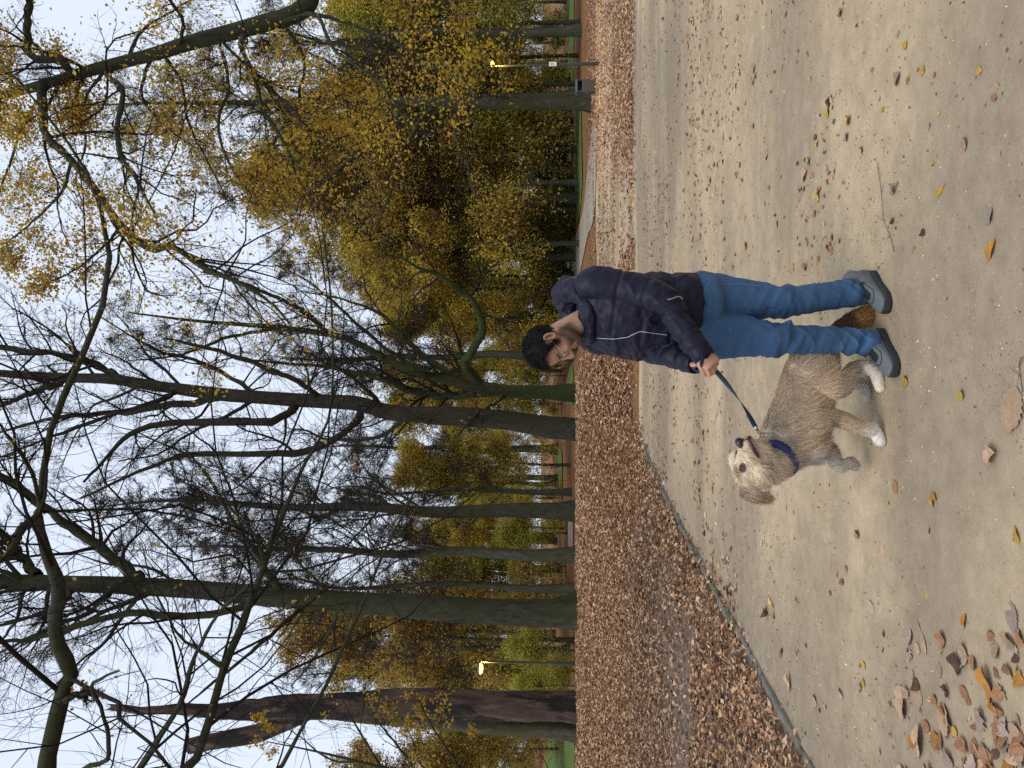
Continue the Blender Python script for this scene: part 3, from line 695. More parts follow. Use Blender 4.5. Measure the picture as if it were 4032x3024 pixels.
# ---------- overhead limbs from a tree just outside the left edge
rg = np.random.default_rng(106); Y = 9.5
tp = base_of([(-8.2, 9.6, 0, 0.30), (-8.1, 9.6, 2.0, 0.27)] + [(-7.8, 9.6, 5.0, 0.24), (-7.6, 9.5, 8.0, 0.20), (-7.4, 9.5, 11, 0.12), (-7.2, 9.5, 13.5, 0.03)])
limbs = [[(-7.75, 9.55, 6.4, .12)] + pxl([(200, 3200, 78), (190, 3010, 74), (253, 2760, 68), (278, 2633, 66), (215, 2538, 60), (209, 2411, 58), (221, 2316, 52), (171, 2127, 46), (145, 2032, 40), (158, 1987, 30), (190, 1696, 25), (304, 1443, 23), (437, 1095, 20), (380, 760, 13), (253, 538, 10), (0, 234, 6)], Y),
         [(-7.95, 9.55, 3.9, .09)] + pxl([(620, 3250, 40), (760, 3010, 38), (886, 2633, 34), (968, 2411, 30), (1044, 2221, 25), (1126, 2000, 20), (1200, 1830, 15), (1260, 1728, 13), (1304, 1600, 12), (1310, 1316, 11), (1285, 1000, 8), (1240, 700, 4)], Y, 1.0),
         [(-7.9, 9.55, 4.6, .07)] + pxl([(500, 3250, 30), (560, 3010, 26), (700, 2800, 22), (760, 2600, 18), (860, 2420, 13), (980, 2300, 8)], Y, -1.2),
         pxl([(145, 2032, 36), (90, 2080, 32), (60, 2140, 28), (-40, 2260, 20)], Y, -0.5),
         pxl([(253, 2760, 30), (330, 2730, 26), (370, 2728, 24)], Y, -0.3),
         pxl([(160, 1990, 18), (120, 1850, 16), (20, 1700, 10), (-60, 1600, 5)], Y, -1.0),
         [(-7.9, 9.55, 3.2, .06)] + pxl([(1050, 3200, 20), (1120, 3000, 17), (1280, 2700, 15), (1400, 2450, 13), (1500, 2200, 11), (1600, 2000, 9), (1700, 1800, 7), (1820, 1650, 3)], Y, 0.5),
         [(-7.9, 9.55, 5.4, .06)] + pxl([(330, 3150, 22), (430, 2980, 18), (400, 2800, 15), (360, 2700, 13), (470, 2640, 8)], Y, -1.5),
         pxl([(886, 2633, 20), (780, 2560, 15), (690, 2480, 11), (600, 2300, 8), (560, 2150, 4)], Y, 0.5),
         pxl([(1044, 2221, 14), (1000, 2100, 11), (900, 1990, 9), (860, 1850, 4)], Y, 0.5)]
A, B, C, D = bare_levels(tp, limbs, rg, 13, 8, 6, 0.0020, auto=5, auto_t=(0.5, 0.95), autolen=(0.2, 0.35), side=np.array([0.5, 0.2, 0]), up=0.02, gn=0.17)
tm = MB(); trunk_tube(tm, tp, 16, 30, 0.6, 0.4, 6)
lf = tree_leaves(D[0], 260, 0.06, rg)
finish_tree('overhanging_tree', 'bare tree outside the left edge whose crooked dark limbs reach across the sky', tp[0][:3], tm, [(*A, 10, 'trunk'), (*B, 4, 'b'), (*C, 3, 'b'), (*D, 3, 'b')], (*lf, M_BROWN), M_BEECH, M_TWIG)

# ---------- the dead, broken snag with its pale twin stem
rg = np.random.default_rng(107); Y = 25.0
m, n, l, b = mat('rotten_wood')
f = noise(n, l, 5.0, 6, 0.75, stretch=(1, 1, 0.12)); f2 = noise(n, l, 1.3, 5, 0.65, stretch=(1.2, 1.2, 0.32), lo=0.50, hi=0.55)
c = ramp(n, l, f, [(0.3, (0.018, 0.011, 0.008)), (0.52, (0.075, 0.046, 0.032)), (0.70, (0.19, 0.13, 0.09))])
l.new(mixc(n, l, f2, c, (0.012, 0.009, 0.007)), b.inputs['Base Color']); b.inputs['Roughness'].default_value = 0.95; bump(n, l, b, f, 1.0, 0.08)
M_ROT = m
M_PALEB = barkmat('pale_bark', (0.055, 0.052, 0.038), (0.11, 0.10, 0.075), (0.07, 0.065, 0.03), 0.4, 6.0)
root = None
tp = base_of(pxl([(2295, 2785, 128), (2200, 2782, 120), (1996, 2782, 122), (1797, 2776, 118), (1548, 2768, 112), (1300, 2778, 108), (1080, 2790, 96), (980, 2798, 84), (860, 2800, 58), (700, 2795, 44), (560, 2800, 34), (480, 2788, 26), (455, 2784, 16)], Y))
tm = MB(); trunk_tube(tm, tp, 36, 110, 0.25, 0.5, 7, rough=0.22, slim=.92)
stub = MB(); trunk_tube(stub, pxl([(1230, 2800, 60), (1120, 2850, 70), (1000, 2890, 76), (860, 2915, 74), (760, 2935, 66), (735, 2940, 50), (726, 2943, 4)], Y, -0.3), 18, 30, 0.0, 0.5, 8, rough=0.12)
spl = MB()
for k in range(9):
    a = rg.uniform(0, 6.28); p = at(458, 2786 + rg.uniform(-10, 10), Y); hgt = rg.uniform(.12, .5)
    vv, qq = tubes(np.array([[p, p + [0.02 * math.cos(a), 0.02 * math.sin(a), hgt * .5], p + [0.05 * math.cos(a), 0.05 * math.sin(a), hgt]]]), np.array([[.05, .03, .004]]), 4); spl.add(vv, qq)
tw = base_of(pxl([(2295, 2890, 78), (2200, 2876, 70), (1996, 2868, 64), (1797, 2850, 62), (1548, 2832, 58), (1400, 2822, 50), (1250, 2812, 30)], Y + 0.35))
root = empty('dead_tree', tp[0][:3], 'dead broken tree with rotten hollow brown trunk at the far left of the bank', 'tree', 'tall trees on the bank')
part('trunk', tm.mesh('trunk'), M_ROT, root); part('broken_stub', stub.mesh('broken_stub'), M_ROT, root); part('splinters', spl.mesh('splinters'), M_ROT, root)
tm = MB(); trunk_tube(tm, tw, 20, 40, 0.4, 0.5, 9, rough=0.05); part('side_stem', tm.mesh('side_stem'), M_PALEB, root, label='paler living stem grown against the dead trunk')

# ---------- a young beech with yellow leaves in front of the snag
rg = np.random.default_rng(108); Y = 17.5
tp = base_of([(-9.7, 17.5, 0.3, 0.07)] + pxl([(2050, 3120, 22), (1750, 3080, 19), (1500, 3020, 15), (1250, 2960, 9), (1050, 2920, 4)], Y))
limbs = [pxl([(1850, 3090, 12), (1780, 2980, 10), (1700, 2860, 7), (1640, 2740, 3)], Y, -1), pxl([(1650, 3050, 12), (1560, 2930, 9), (1480, 2830, 6), (1430, 2730, 3)], Y, .6),
         pxl([(1500, 3020, 11), (1420, 2890, 8), (1360, 2780, 5), (1320, 2690, 3)], Y, -.6), pxl([(1420, 3000, 10), (1300, 2990, 8), (1180, 2900, 5), (1100, 2850, 2)], Y, 1),
         pxl([(1720, 3070, 10), (1650, 3000, 8), (1620, 2900, 5), (1560, 2790, 3)], Y, 1.2)]
A, B, C, D = bare_levels(tp, limbs, rg, 9, 6, 4, 0.004, auto=4, auto_t=(0.3, 0.95), autolen=(0.2, 0.4), up=0.0)
tm = MB(); trunk_tube(tm, tp, 10, 24, 0.3, 0.2, 2)
v1, q1 = tree_leaves(D[0], 4200, 0.07, rg, 0.03, clump=0.7, cth=-0.05)
finish_tree('young_beech', 'slender young beech with yellow leaves at the left edge in front of the dead trunk', tp[0][:3], tm, [(*A, 5, 'trunk'), (*B, 3, 'b'), (*C, 3, 'b'), (*D, 3, 'b')], (v1, q1, M_YEL), M_BEECH, M_TWIG)

# ------------------------------------------------------------------ farther trees: a few grown kinds, then copies of their parts
def proto(seed, h, r, spread, first, nl, leafn, leafs, leafm, jit, clump, cth, ang=(0.4, 0.95), n2=9, n3=7, n4=5, rm=0.014, bark=None, twig=None, low=False, double=False):
    rg = np.random.default_rng(seed)
    tp = [(0, 0, -0.3, r * 1.15)] + [(spread * 0.0055 * rg.normal() * k, spread * 0.0055 * rg.normal() * k, h * k / 7, r * (1 - 0.13 * k)) for k in range(1, 8)]
    A, B, C, D = bare_levels(tp, [], rg, n2, n3, n4, rm, auto=nl, auto_t=(first, 1.0), autolen=(spread / h * 0.8, spread / h * 1.25), ang=ang, autorad=0.24, gn=0.17, K2=4, K4=2)
    tm = MB(); trunk_tube(tm, tp, 12, 24, 0.6, 0.5, seed)
    v, q = tubes(*A, 5); tm.add(v, q)
    br = MB()
    for X, S in ((B, 3), (C, 3), (D, 3)):
        br.add(*spikes(*X, 3))
    res = dict(trunk=(tm.mesh('trunk'), bark or M_FARB), branches=(br.mesh('branches'), twig or M_TWIGFAR))
    if leafn:
        v, q = tree_leaves(np.concatenate([D[0], C[0][:, [0, 3]]]), leafn, leafs, rg, jit, 0.1, clump, cth)
        res['foliage'] = (mesh_np('foliage', v, [q], smooth=False), leafm)
    return res
PROTO = dict(
    bare=proto(201, 24, 0.42, 7.5, 0.30, 26, 0, 0, None, 0, None, 0, n2=11, n3=9, n4=9, rm=0.010),
    bare2=proto(202, 21, 0.30, 7.0, 0.25, 28, 5200, .13, M_BROWN, .25, .25, -.1, n2=11, n3=9, n4=9, rm=0.010),
    gold=proto(203, 20, 0.20, 7.0, 0.03, 36, 46000, .225, M_GOLD, .50, .30, -.30, ang=(.7, 1.5)),
    gold2=proto(204, 22, 0.22, 7.5, 0.03, 40, 46000, .23, M_GOLD, .50, .28, -.22, ang=(.7, 1.5)),
    russet=proto(205, 22, 0.22, 7.0, 0.04, 38, 40000, .225, M_BROWN, .50, .30, -.2, ang=(.6, 1.4)),
    olive=proto(206, 20, 0.22, 7.5, 0.03, 34, 46000, .23, M_OLIVE, .50, .28, -.28, ang=(.7, 1.5)),
    shrub2=proto(208, 4.6, 0.07, 2.8, 0.02, 26, 15000, .13, M_OLIVE, .32, .6, -.25, rm=.008, ang=(.5, 1.4), n2=5, n3=4, n4=3),
    shrub=proto(207, 4.2, 0.07, 2.6, 0.02, 26, 20000, .14, M_GREEN, .30, .7, -.4, rm=.008, ang=(.5, 1.4), n2=5, n3=4, n4=3),
)
def plant(kind, y, Y, s=1.0, rot=None, name='tree', label=None, group=None, cat='tree', dz=0.0, V=None):
    x = (1512.0 - y) / FPX * Y * (cp + 0.0)
    p = (x, Y, float(H(x, Y)) + dz)
    e = empty(name, p, label, cat, group, rot if rot is not None else random.uniform(0, 6.28), s)
    for k, (me, m_) in PROTO[kind].items():
        o = obj(k, me, m_, e)
        if k == 'foliage': o['kind'] = 'stuff'
    return e
GB = 'far trees behind the bank'; GW = 'wall of autumn trees beyond the lawn'
TREES = [  # kind, row, distance, size, label
    ('bare', 2182, 44, 1.0, 'slim grey trunk just right of the big smooth beech, farther back', 'bare_tree', GB),
    ('bare2', 2315, 48, 1.0, 'grey trunk half hidden behind the right side of the big smooth beech', 'bare_tree', GB),
    ('bare', 2012, 50, 1.35, 'thick grey trunk in the gap between the big beech and the leaning tree', 'bare_tree', GB),
    ('bare2', 1936, 56, 0.9, 'thin dark trunk in front of the golden tree in the middle gap', 'bare_tree', GB),
    ('bare', 1400, 62, 1.05, "bare grey-brown tree rising behind the man's head", 'bare_tree', GB),
    ('bare2', 2560, 58, 1.0, 'bare twiggy tree behind the left lamp post', 'bare_tree', GB),
    ('bare', 2690, 66, 1.0, 'bare tree between the left lamp post and the dead trunk', 'bare_tree', GB),
    ('bare', 1770, 75, 1.05, 'bare tree rising behind the golden tree in the middle gap', 'bare_tree', GB),
    ('bare2', 1130, 80, 1.1, "bare tree seen above the far walker behind the man's shoulder", 'bare_tree', GB),
    ('gold', 1830, 58, 0.62, 'bright golden tree framed between the leaning tree and thick grey trunk', 'golden_tree', GB),
    ('gold2', 2080, 66, 0.55, 'low golden tree behind the thick grey trunk on the bank', 'golden_tree', GB),
    ('olive', 2250, 70, 0.62, 'olive tree behind the slim grey trunk near the big beech', 'olive_tree', GB),
    ('russet', 2520, 52, 0.85, 'russet brown tree directly behind the left lamp', 'russet_tree', GB),
    ('gold', 2640, 60, 0.75, 'golden brown tree left of the left lamp', 'golden_tree', GB),
    ('russet', 2450, 68, 0.95, 'tall russet tree beside the left edge of the big beech', 'russet_tree', GB),
    ('olive', 2950, 70, 0.55, 'small olive tree by the meadow at the left edge', 'olive_tree', GB),
    ('russet', 3060, 64, 0.8, 'russet tree cut off by the left edge above the meadow', 'russet_tree', GB),
    ('gold2', 1560, 64, 0.72, 'golden tree glimpsed behind the mossy forked tree', 'golden_tree', GB),
    ('russet', 1460, 74, 0.8, "russet tree behind the man's forehead", 'russet_tree', GB),
    ('gold', 1250, 66, 0.8, "golden tree behind the man's hood", 'golden_tree', GW),
    ('russet', 1080, 74, 0.9, 'russet tree where the far path ends', 'russet_tree', GW),
    ('gold2', 960, 62, 0.95, 'tall golden tree left of the lawn beside the far path', 'golden_tree', GW),
    ('olive', 830, 70, 1.05, 'olive tree standing behind the left half of the lawn', 'olive_tree', GW),
    ('russet', 720, 62, 1.15, 'tall russet tree behind the lawn, left of the straight tree', 'russet_tree', GW),
    ('gold', 590, 66, 1.2, 'tall golden tree close left of the straight tree by the bin', 'golden_tree', GW),
    ('gold2', 470, 76, 1.25, 'golden tree right behind the straight tree by the bin', 'golden_tree', GW),
    ('olive', 330, 62, 0.95, 'olive tree behind the litter bin', 'olive_tree', GW),
    ('gold', 220, 64, 0.85, 'golden tree behind the right lamp post', 'golden_tree', GW),
    ('olive', 90, 60, 0.9, 'olive tree between the right lamp post and the right edge', 'olive_tree', GW),
    ('gold2', -60, 62, 1.0, 'golden tree cut off by the right edge', 'golden_tree', GW),
    ('bare2', 380, 58, 1.35, 'tall thinly leaved crown rising behind the litter bin', 'bare_tree', GW),
    ('bare2', 120, 56, 1.3, 'tall thinly leaved crown rising behind the right lamp', 'bare_tree', GW),
    ('bare2', 780, 64, 1.4, 'tall thinly leaved crown above the left half of the lawn', 'bare_tree', GW),
    ('bare2', 1010, 70, 1.25, 'tall thinly leaved crown above the far path', 'bare_tree', GW),
    ('bare', 640, 95, 1.1, 'bare crown rising above the golden trees left of the straight tree', 'bare_tree', GW),
    ('bare2', 250, 90, 1.1, 'bare crown above the golden trees behind the right lamp', 'bare_tree', GW),
    ('bare', 900, 92, 1.05, 'bare crown above the tall golden tree beside the far path', 'bare_tree', GW),
]
for (k, y, Y, s, lab, nm, gp) in TREES: plant(k, y, Y, s, None, nm, lab, gp)
# thin far trunks seen in the gaps
for y in (1010, 1120, 1180, 1880, 1905, 2110, 2140, 2235, 2270, 2500, 2590, 2660, 700, 560, 520):
    plant('bare', y + random.uniform(-15, 15), random.uniform(72, 98), random.uniform(.6, .85), None, 'bare_tree', 'thin distant trunk with bare crown standing among the far autumn trees', 'thin far trunks')
# second row that closes the view, hardly told apart
for k in range(38):
    y = -250 + k * 95 + random.uniform(-40, 40); Yd = random.uniform(80, 135)
    plant(random.choice(['russet', 'olive', 'gold2', 'gold', 'olive', 'bare2', 'russet']), y, Yd, random.uniform(0.6, 0.85) * (1.25 if y < 1000 else 1.0), None, 'distant_tree', 'distant tree in the thin last row closing the view under the sky', 'last row of trees')
SHR = [(120, 88), (330, 84), (470, 82), (560, 78), (640, 80), (720, 76), (790, 74), (850, 78), (920, 72), (990, 80), (1060, 84), (1130, 82), (1210, 76), (1300, 70), (1480, 66), (1590, 70), (1960, 74), (2100, 62), (2230, 64), (2380, 60), (2560, 46), (2640, 50), (2700, 44), (2750, 60)]
for i_, (y, Yd) in enumerate(SHR):
    right = y < 1400
    plant('shrub' if right else 'shrub2', y, Yd, random.uniform(0.8, 1.3) * (1 if right else .75), None, 'shrub', 'dark green undergrowth shrub in the hedge row beyond the lawn' if right else 'low olive undergrowth shrub behind the leaf bank', 'shrubs beyond the lawn' if right else 'shrubs behind the bank', 'shrub')
# ------------------------------------------------------------------ solid-building helpers for bodies and clothes
from mathutils.bvhtree import BVHTree
def v3(*a): return np.array(a, float)
def limb(mb, pts, n=None, S=14, flat=None):
    """closed round tube with rounded ends through rows (x, y, z, r)"""
    pts = np.asarray(pts, float); n = n or 6 * (len(pts) - 1) + 1
    c = catmull(pts, n); P = c[:, :3]; R = np.maximum(c[:, 3], 1e-3)
    t0 = norm(P[1] - P[0]); t1 = norm(P[-1] - P[-2])
    cap = [(0.0, 1.0), (0.02, 0.95), (0.5, 0.86), (0.85, 0.5)]
    A = [P[0] - t0 * R[0] * a for a, _ in cap[:0:-1]]; Ar = [R[0] * b for _, b in cap[:0:-1]]
    B = [P[-1] + t1 * R[-1] * a for a, _ in cap[1:]]; Br = [R[-1] * b for _, b in cap[1:]]
    P = np.vstack([A, P, B]); R = np.concatenate([Ar, R, Br])
    T = norm(np.gradient(P, axis=0))
    ref = np.eye(3)[np.argmin(np.abs(norm(P[-1] - P[0])))]
    X = norm(np.cross(T, ref)); Yv = np.cross(T, X)
    if flat is not None:                                  # (direction, factor): squash across a direction
        X = norm(flat[0] - T * (T @ flat[0])[:, None]); Yv = np.cross(T, X)
    th = np.arange(S) * 2 * np.pi / S
    fx = flat[1] if flat is not None else 1.0
    v = P[:, None, :] + R[:, None, None] * (np.cos(th)[None, :, None] * X[:, None, :] * fx + np.sin(th)[None, :, None] * Yv[:, None, :])
    m_ = len(P); i = np.arange(m_ * S).reshape(m_, S)
    q = np.stack([i[:-1], np.roll(i, -1, 1)[:-1], np.roll(i, -1, 1)[1:], i[1:]], -1).reshape(-1, 4)
    vv = np.vstack([v.reshape(-1, 3), P[0] - t0 * R[0] * .3, P[-1] + t1 * R[-1] * .3])
    t = np.concatenate([np.stack([np.roll(i[0], -1), i[0], np.full(S, m_ * S)], -1), np.stack([i[-1], np.roll(i[-1], -1), np.full(S, m_ * S + 1)], -1)])
    mb.add(vv, q, t)
def loft(mb, rings, n=None, S=28, ex=2.0):
    """closed body through rings (centre, ax vector, ay vector): ellipses in a free plane"""
    rows = np.array([np.concatenate([c, a, b_]) for c, a, b_ in rings], float)
    c = catmull(rows, n or 5 * (len(rings) - 1) + 1)
    th = np.arange(S) * 2 * np.pi / S
    sg = lambda x: np.sign(x) * np.abs(x) ** (2.0 / ex)
    v = c[:, None, :3] + sg(np.cos(th))[None, :, None] * c[:, None, 3:6] + sg(np.sin(th))[None, :, None] * c[:, None, 6:9]
    m_ = len(c); i = np.arange(m_ * S).reshape(m_, S)
    q = np.stack([i[:-1], np.roll(i, -1, 1)[:-1], np.roll(i, -1, 1)[1:], i[1:]], -1).reshape(-1, 4)
    vv = np.vstack([v.reshape(-1, 3), c[0, :3], c[-1, :3]])
    t = np.concatenate([np.stack([np.roll(i[0], -1), i[0], np.full(S, m_ * S)], -1), np.stack([i[-1], np.roll(i[-1], -1), np.full(S, m_ * S + 1)], -1)])
    mb.add(vv, q, t)
def ellip(mb, c, rad, R=np.eye(3), nu=20, nv=12):
    """R: rows are the axes"""
    ph = np.linspace(0, np.pi, nv)[1:-1]; th = np.arange(nu) * 2 * np.pi / nu
    g = np.stack([np.sin(ph)[:, None] * np.cos(th), np.sin(ph)[:, None] * np.sin(th), np.cos(ph)[:, None] + 0 * th], -1) * np.array(rad)
    v = np.vstack([(g.reshape(-1, 3) @ R) + c, c + R[2] * rad[2], c - R[2] * rad[2]])
    m_ = nv - 2; i = np.arange(m_ * nu).reshape(m_, nu)
    q = np.stack([i[:-1], i[1:], np.roll(i, -1, 1)[1:], np.roll(i, -1, 1)[:-1]], -1).reshape(-1, 4)
    t = np.concatenate([np.stack([i[0], np.roll(i[0], -1), np.full(nu, m_ * nu)], -1), np.stack([np.roll(i[-1], -1), i[-1], np.full(nu, m_ * nu + 1)], -1)])
    mb.add(v, q, t)
def remesh(mb, voxel, smooth=4, fac=0.5, keep=1.0):
    me = mb.mesh('tmp'); o = bpy.data.objects.new('tmp', me); COL.objects.link(o)
    r_ = o.modifiers.new('r', 'REMESH'); r_.mode = 'VOXEL'; r_.voxel_size = voxel
    if smooth:
        s_ = o.modifiers.new('s', 'SMOOTH'); s_.iterations = smooth; s_.factor = fac
    if keep < 1:
        d_ = o.modifiers.new('d', 'DECIMATE'); d_.ratio = keep
    dg = bpy.context.evaluated_depsgraph_get(); dg.update()
    out = bpy.data.meshes.new_from_object(o.evaluated_get(dg))
    bpy.data.objects.remove(o); bpy.data.meshes.remove(me)
    out.polygons.foreach_set('use_smooth', np.ones(len(out.polygons), bool))
    return out
def get_co(me):
    a = np.empty(len(me.vertices) * 3, np.float32); me.vertices.foreach_get('co', a); return a.reshape(-1, 3).astype(float)
def get_no(me):
    a = np.empty(len(me.vertices) * 3, np.float32); me.vertices.foreach_get('normal', a); return a.reshape(-1, 3).astype(float)
def set_co(me, v): me.vertices.foreach_set('co', v.astype(np.float32).ravel()); me.update()
def set_tint(me, c):
    a = me.color_attributes.new('tint', 'FLOAT_COLOR', 'POINT')
    a.data.foreach_set('color', np.concatenate([c, np.ones((len(c), 1))], 1).astype(np.float32).ravel())
def tintmat(name, rough=0.6, spec=0.3, var=0.15, scale=60, bs=0.15, sub=0.0):
    m, n, l, b = mat(name)
    a = n.new('ShaderNodeAttribute'); a.attribute_name = 'tint'
    f = noise(n, l, scale, 4); hs = n.new('ShaderNodeHueSaturation'); l.new(a.outputs['Color'], hs.inputs['Color'])
    mr = n.new('ShaderNodeMapRange'); mr.inputs[3].default_value = 1 - var; mr.inputs[4].default_value = 1 + var
    l.new(f, mr.inputs[0]); l.new(mr.outputs[0], hs.inputs['Value']); l.new(hs.outputs[0], b.inputs['Base Color'])
    b.inputs['Roughness'].default_value = rough; b.inputs['Specular IOR Level'].default_value = spec
    if sub: b.inputs['Subsurface Weight'].default_value = sub; b.inputs['Subsurface Radius'].default_value = (0.01, 0.004, 0.002); b.inputs['Subsurface Scale'].default_value = 1.0
    bump(n, l, b, f, bs, 0.002); return m
def near_poly(p, poly):
    """arc length and distance of the nearest point of a polyline for many points"""
    best = np.full(len(p), 1e9); arc = np.zeros(len(p)); s0 = 0
    for a, b_ in zip(poly[:-1], poly[1:]):
        d = b_ - a; L = np.linalg.norm(d); t = np.clip(((p - a) @ d) / (L * L), 0, 1)
        dist = np.linalg.norm(p - (a + t[:, None] * d), axis=1); k = dist < best
        best[k] = dist[k]; arc[k] = s0 + t[k] * L; s0 += L
    return arc, best
def strands(P, D, N, L, w, rg, bend=0.35, seg=3):
    """pointed flat hairs: start, direction, surface normal, length; returns verts, quads+tris, per-vertex index of hair"""
    n = len(P); side = norm(np.cross(D, rg.normal(0, 1, (n, 3)))) * (w * np.ones(n))[:, None]
    rows = []; p = P.copy(); d = D.copy()
    for k in range(seg):
        f = 1 - k / seg
        rows += [p - side * f * .5, p + side * f * .5]
        d = norm(d + np.array([0, 0, -bend / seg]) + rg.normal(0, .08, (n, 3)))
        p = p + d * (L / seg)[:, None]
    rows.append(p)
    m_ = 2 * seg + 1; v = np.stack(rows, 1).reshape(-1, 3); b0 = np.arange(n) * m_
    q = np.concatenate([np.stack([b0 + 2 * k, b0 + 2 * k + 1, b0 + 2 * k + 3, b0 + 2 * k + 2], -1) for k in range(seg - 1)])
    t = np.stack([b0 + 2 * seg - 2, b0 + 2 * seg - 1, b0 + 2 * seg], -1)
    return v, q, t, np.repeat(np.arange(n), m_)
def surf_sample(me, n, rg):
    me.calc_loop_triangles(); nt = len(me.loop_triangles)
    ti = np.empty(nt * 3, np.int32); me.loop_triangles.foreach_get('vertices', ti); ti = ti.reshape(-1, 3)
    co = get_co(me); no = get_no(me); a, b_, c = co[ti[:, 0]], co[ti[:, 1]], co[ti[:, 2]]
    ar = np.linalg.norm(np.cross(b_ - a, c - a), axis=1); k = rg.choice(nt, n, p=ar / ar.sum())
    u = rg.uniform(0, 1, (n, 2)); u = np.where(u.sum(1, keepdims=True) > 1, 1 - u, u); w = 1 - u.sum(1)
    p = a[k] * w[:, None] + b_[k] * u[:, :1] + c[k] * u[:, 1:]
    nn = norm(no[ti[k, 0]] * w[:, None] + no[ti[k, 1]] * u[:, :1] + no[ti[k, 2]] * u[:, 1:])
    return p, nn

# ------------------------------------------------------------------ the man
FW = v3(-.74, -.67, 0); FW /= np.linalg.norm(FW); LF = v3(-FW[1], FW[0], 0); UP = v3(0, 0, 1)
C0 = v3(.350, 3.87, 0)
man = empty('person', (.36, 3.86, 0), 'man in dark navy jacket and blue jeans looking down, both hands on a leash', 'person')

# joints
hipR, kneeR, ankR = at(2800, 1318, 3.83), at(3080, 1334, 3.74), at(3405, 1343, 3.79)
hipL, kneeL, ankL = at(2800, 1172, 3.90), at(3070, 1190, 3.85), at(3390, 1150, 3.90)
shL, elL, wrL = v3(.487, 3.735, 1.395), at(2610, 1180, 3.63), at(2757, 1385, 3.545)
shR, elR, wrR = v3(.245, 4.00, 1.395), at(2560, 1375, 3.93), at(2722, 1425, 3.66)
hd = v3(-.985, -.19, 0); hd /= np.linalg.norm(hd); pit = math.radians(43)
HF = math.cos(pit) * hd - math.sin(pit) * UP; HU = math.sin(pit) * hd + math.cos(pit) * UP; HL = np.cross(HU, HF)
HC = at(2172, 1348, 3.80)
def hp(x, y, z): return HC + HF * x + HL * y + HU * z
HR = np.array([HF, HL, HU])
neck0 = at(2345, 1238, 3.86)

body = MB()
ellip(body, hp(.0, 0, .042), (.096, .077, .086), HR)
ellip(body, hp(.042, 0, -.028), (.054, .058, .078), HR)
limb(body, [(*hp(-.012, .050, -.055), .020), (*hp(.035, .040, -.088), .020), (*hp(.074, .012, -.106), .018), (*hp(.078, -.012, -.106), .018), (*hp(.035, -.040, -.088), .020), (*hp(-.012, -.050, -.055), .020)])
limb(body, [(*hp(.092, 0, .022), .010), (*hp(.108, 0, -.008), .012), (*hp(.118, 0, -.028), .0155)])
for s in (-1, 1):
    ellip(body, hp(.105, .012 * s, -.034), (.012, .010, .009), HR, 10, 8)
    ellip(body, hp(.080, .030 * s, .026), (.018, .024, .010), HR, 12, 8)
    ellip(body, hp(.072, .040 * s, -.026), (.022, .024, .022), HR, 12, 8)
    ellip(body, hp(.083, .030 * s, .005), (.012, .014, .010), HR, 10, 8)
    limb(body, [(*hp(-.008, .074 * s, -.024), .007), (*hp(.006, .079 * s, -.018), .008), (*hp(-.004, .082 * s, .008), .008), (*hp(-.016, .086 * s, .026), .008), (*hp(-.028, .086 * s, .016), .008), (*hp(-.024, .082 * s, -.006), .007), (*hp(-.010, .076 * s, -.026), .007)], 30, 8)
    ellip(body, hp(-.012, .076 * s, .004), (.016, .006, .024), HR, 10, 8)
ellip(body, hp(.092, 0, -.066), (.012, .024, .008), HR, 12, 8); ellip(body, hp(.089, 0, -.078), (.012, .022, .009), HR, 12, 8)
limb(body, [(*hp(-.018, 0, -.02), .058), (*(hp(-.02, 0, -.03) * .5 + neck0 * .5), .058), (*neck0, .064)])
def ctr(z, f=0.0): return C0 + UP * z + FW * f
loft(body, [(ctr(.86), LF * .14, FW * .11), (ctr(1.0), LF * .13, FW * .10), (ctr(1.25, .0), LF * .15, FW * .11), (ctr(1.40, .0), LF * .14, FW * .08), (neck0, LF * .06, FW * .06)])
for a, b_, c in ((hipR, kneeR, ankR), (hipL, kneeL, ankL)):
    limb(body, [(*(a + UP * .06), .07), (*a, .075), (*b_, .05), (*(b_ * .5 + c * .5), .045), (*c, .035), (*(c - UP * .05 + FW * .03), .034)])
def hand(sh, el, wr, d, s, n, curl=(50, 125, 200), fs=1.0):
    limb(body, [(*sh, .05), (*el, .042), (*(el * .4 + wr * .6), .036), (*wr, .028)])
    pc = [(wr, s * .028, n * .020), (wr + d * .030, s * .038, n * .021), (wr + d * .062, s * .043, n * .019), (wr + d * .088, s * .041, n * .015)]
    loft(body, pc, 12, 16)
    for i, (L, r_) in enumerate(((.040, .0098), (.044, .0102), (.041, .0098), (.033, .0086))):
        p = wr + d * (.082 - .004 * abs(i - 1.2)) + s * (.031 - .0205 * i); ch = [(*(p - d * .012), r_ * 1.05)]
        for k, (a, ll) in enumerate(zip(curl, (1.0, .66, .5))):
            a = math.radians(a + 6 * i); p = p + (math.cos(a) * d - math.sin(a) * n) * L * ll * fs
            ch.append((*p, r_ * (1, .94, .84)[k]))
        limb(body, ch, 16, 8)
    p = wr + d * .022 + s * .030; q = p + d * .030 + s * .016 - n * .010; r2 = q + d * .026 - n * .020 + s * .0; e = r2 + d * .012 - n * .022 - s * .006
    limb(body, [(*p, .014), (*q, .0125), (*r2, .011), (*e, .009)], 14, 8)
dL = norm(wrL - elL); dL = norm(dL + v3(-.1, -.1, -.30)); sL = norm(UP - dL * (UP @ dL)); nL = np.cross(sL, dL); nL = nL if nL[1] < 0 else -nL
hand(shL, elL, wrL, dL, sL, nL)
dR = norm(at(2785, 1440, 3.60) - wrR); sR = norm(UP - dR * (UP @ dR)); nR = -nL + dR * (nL @ dR); nR = norm(nR)
hand(shR, elR, wrR, dR, sR, nR, (40, 100, 165))
bm_ = remesh(body, .0038, 2, .4, .28)
co = get_co(bm_); loc = (co - HC) @ HR.T
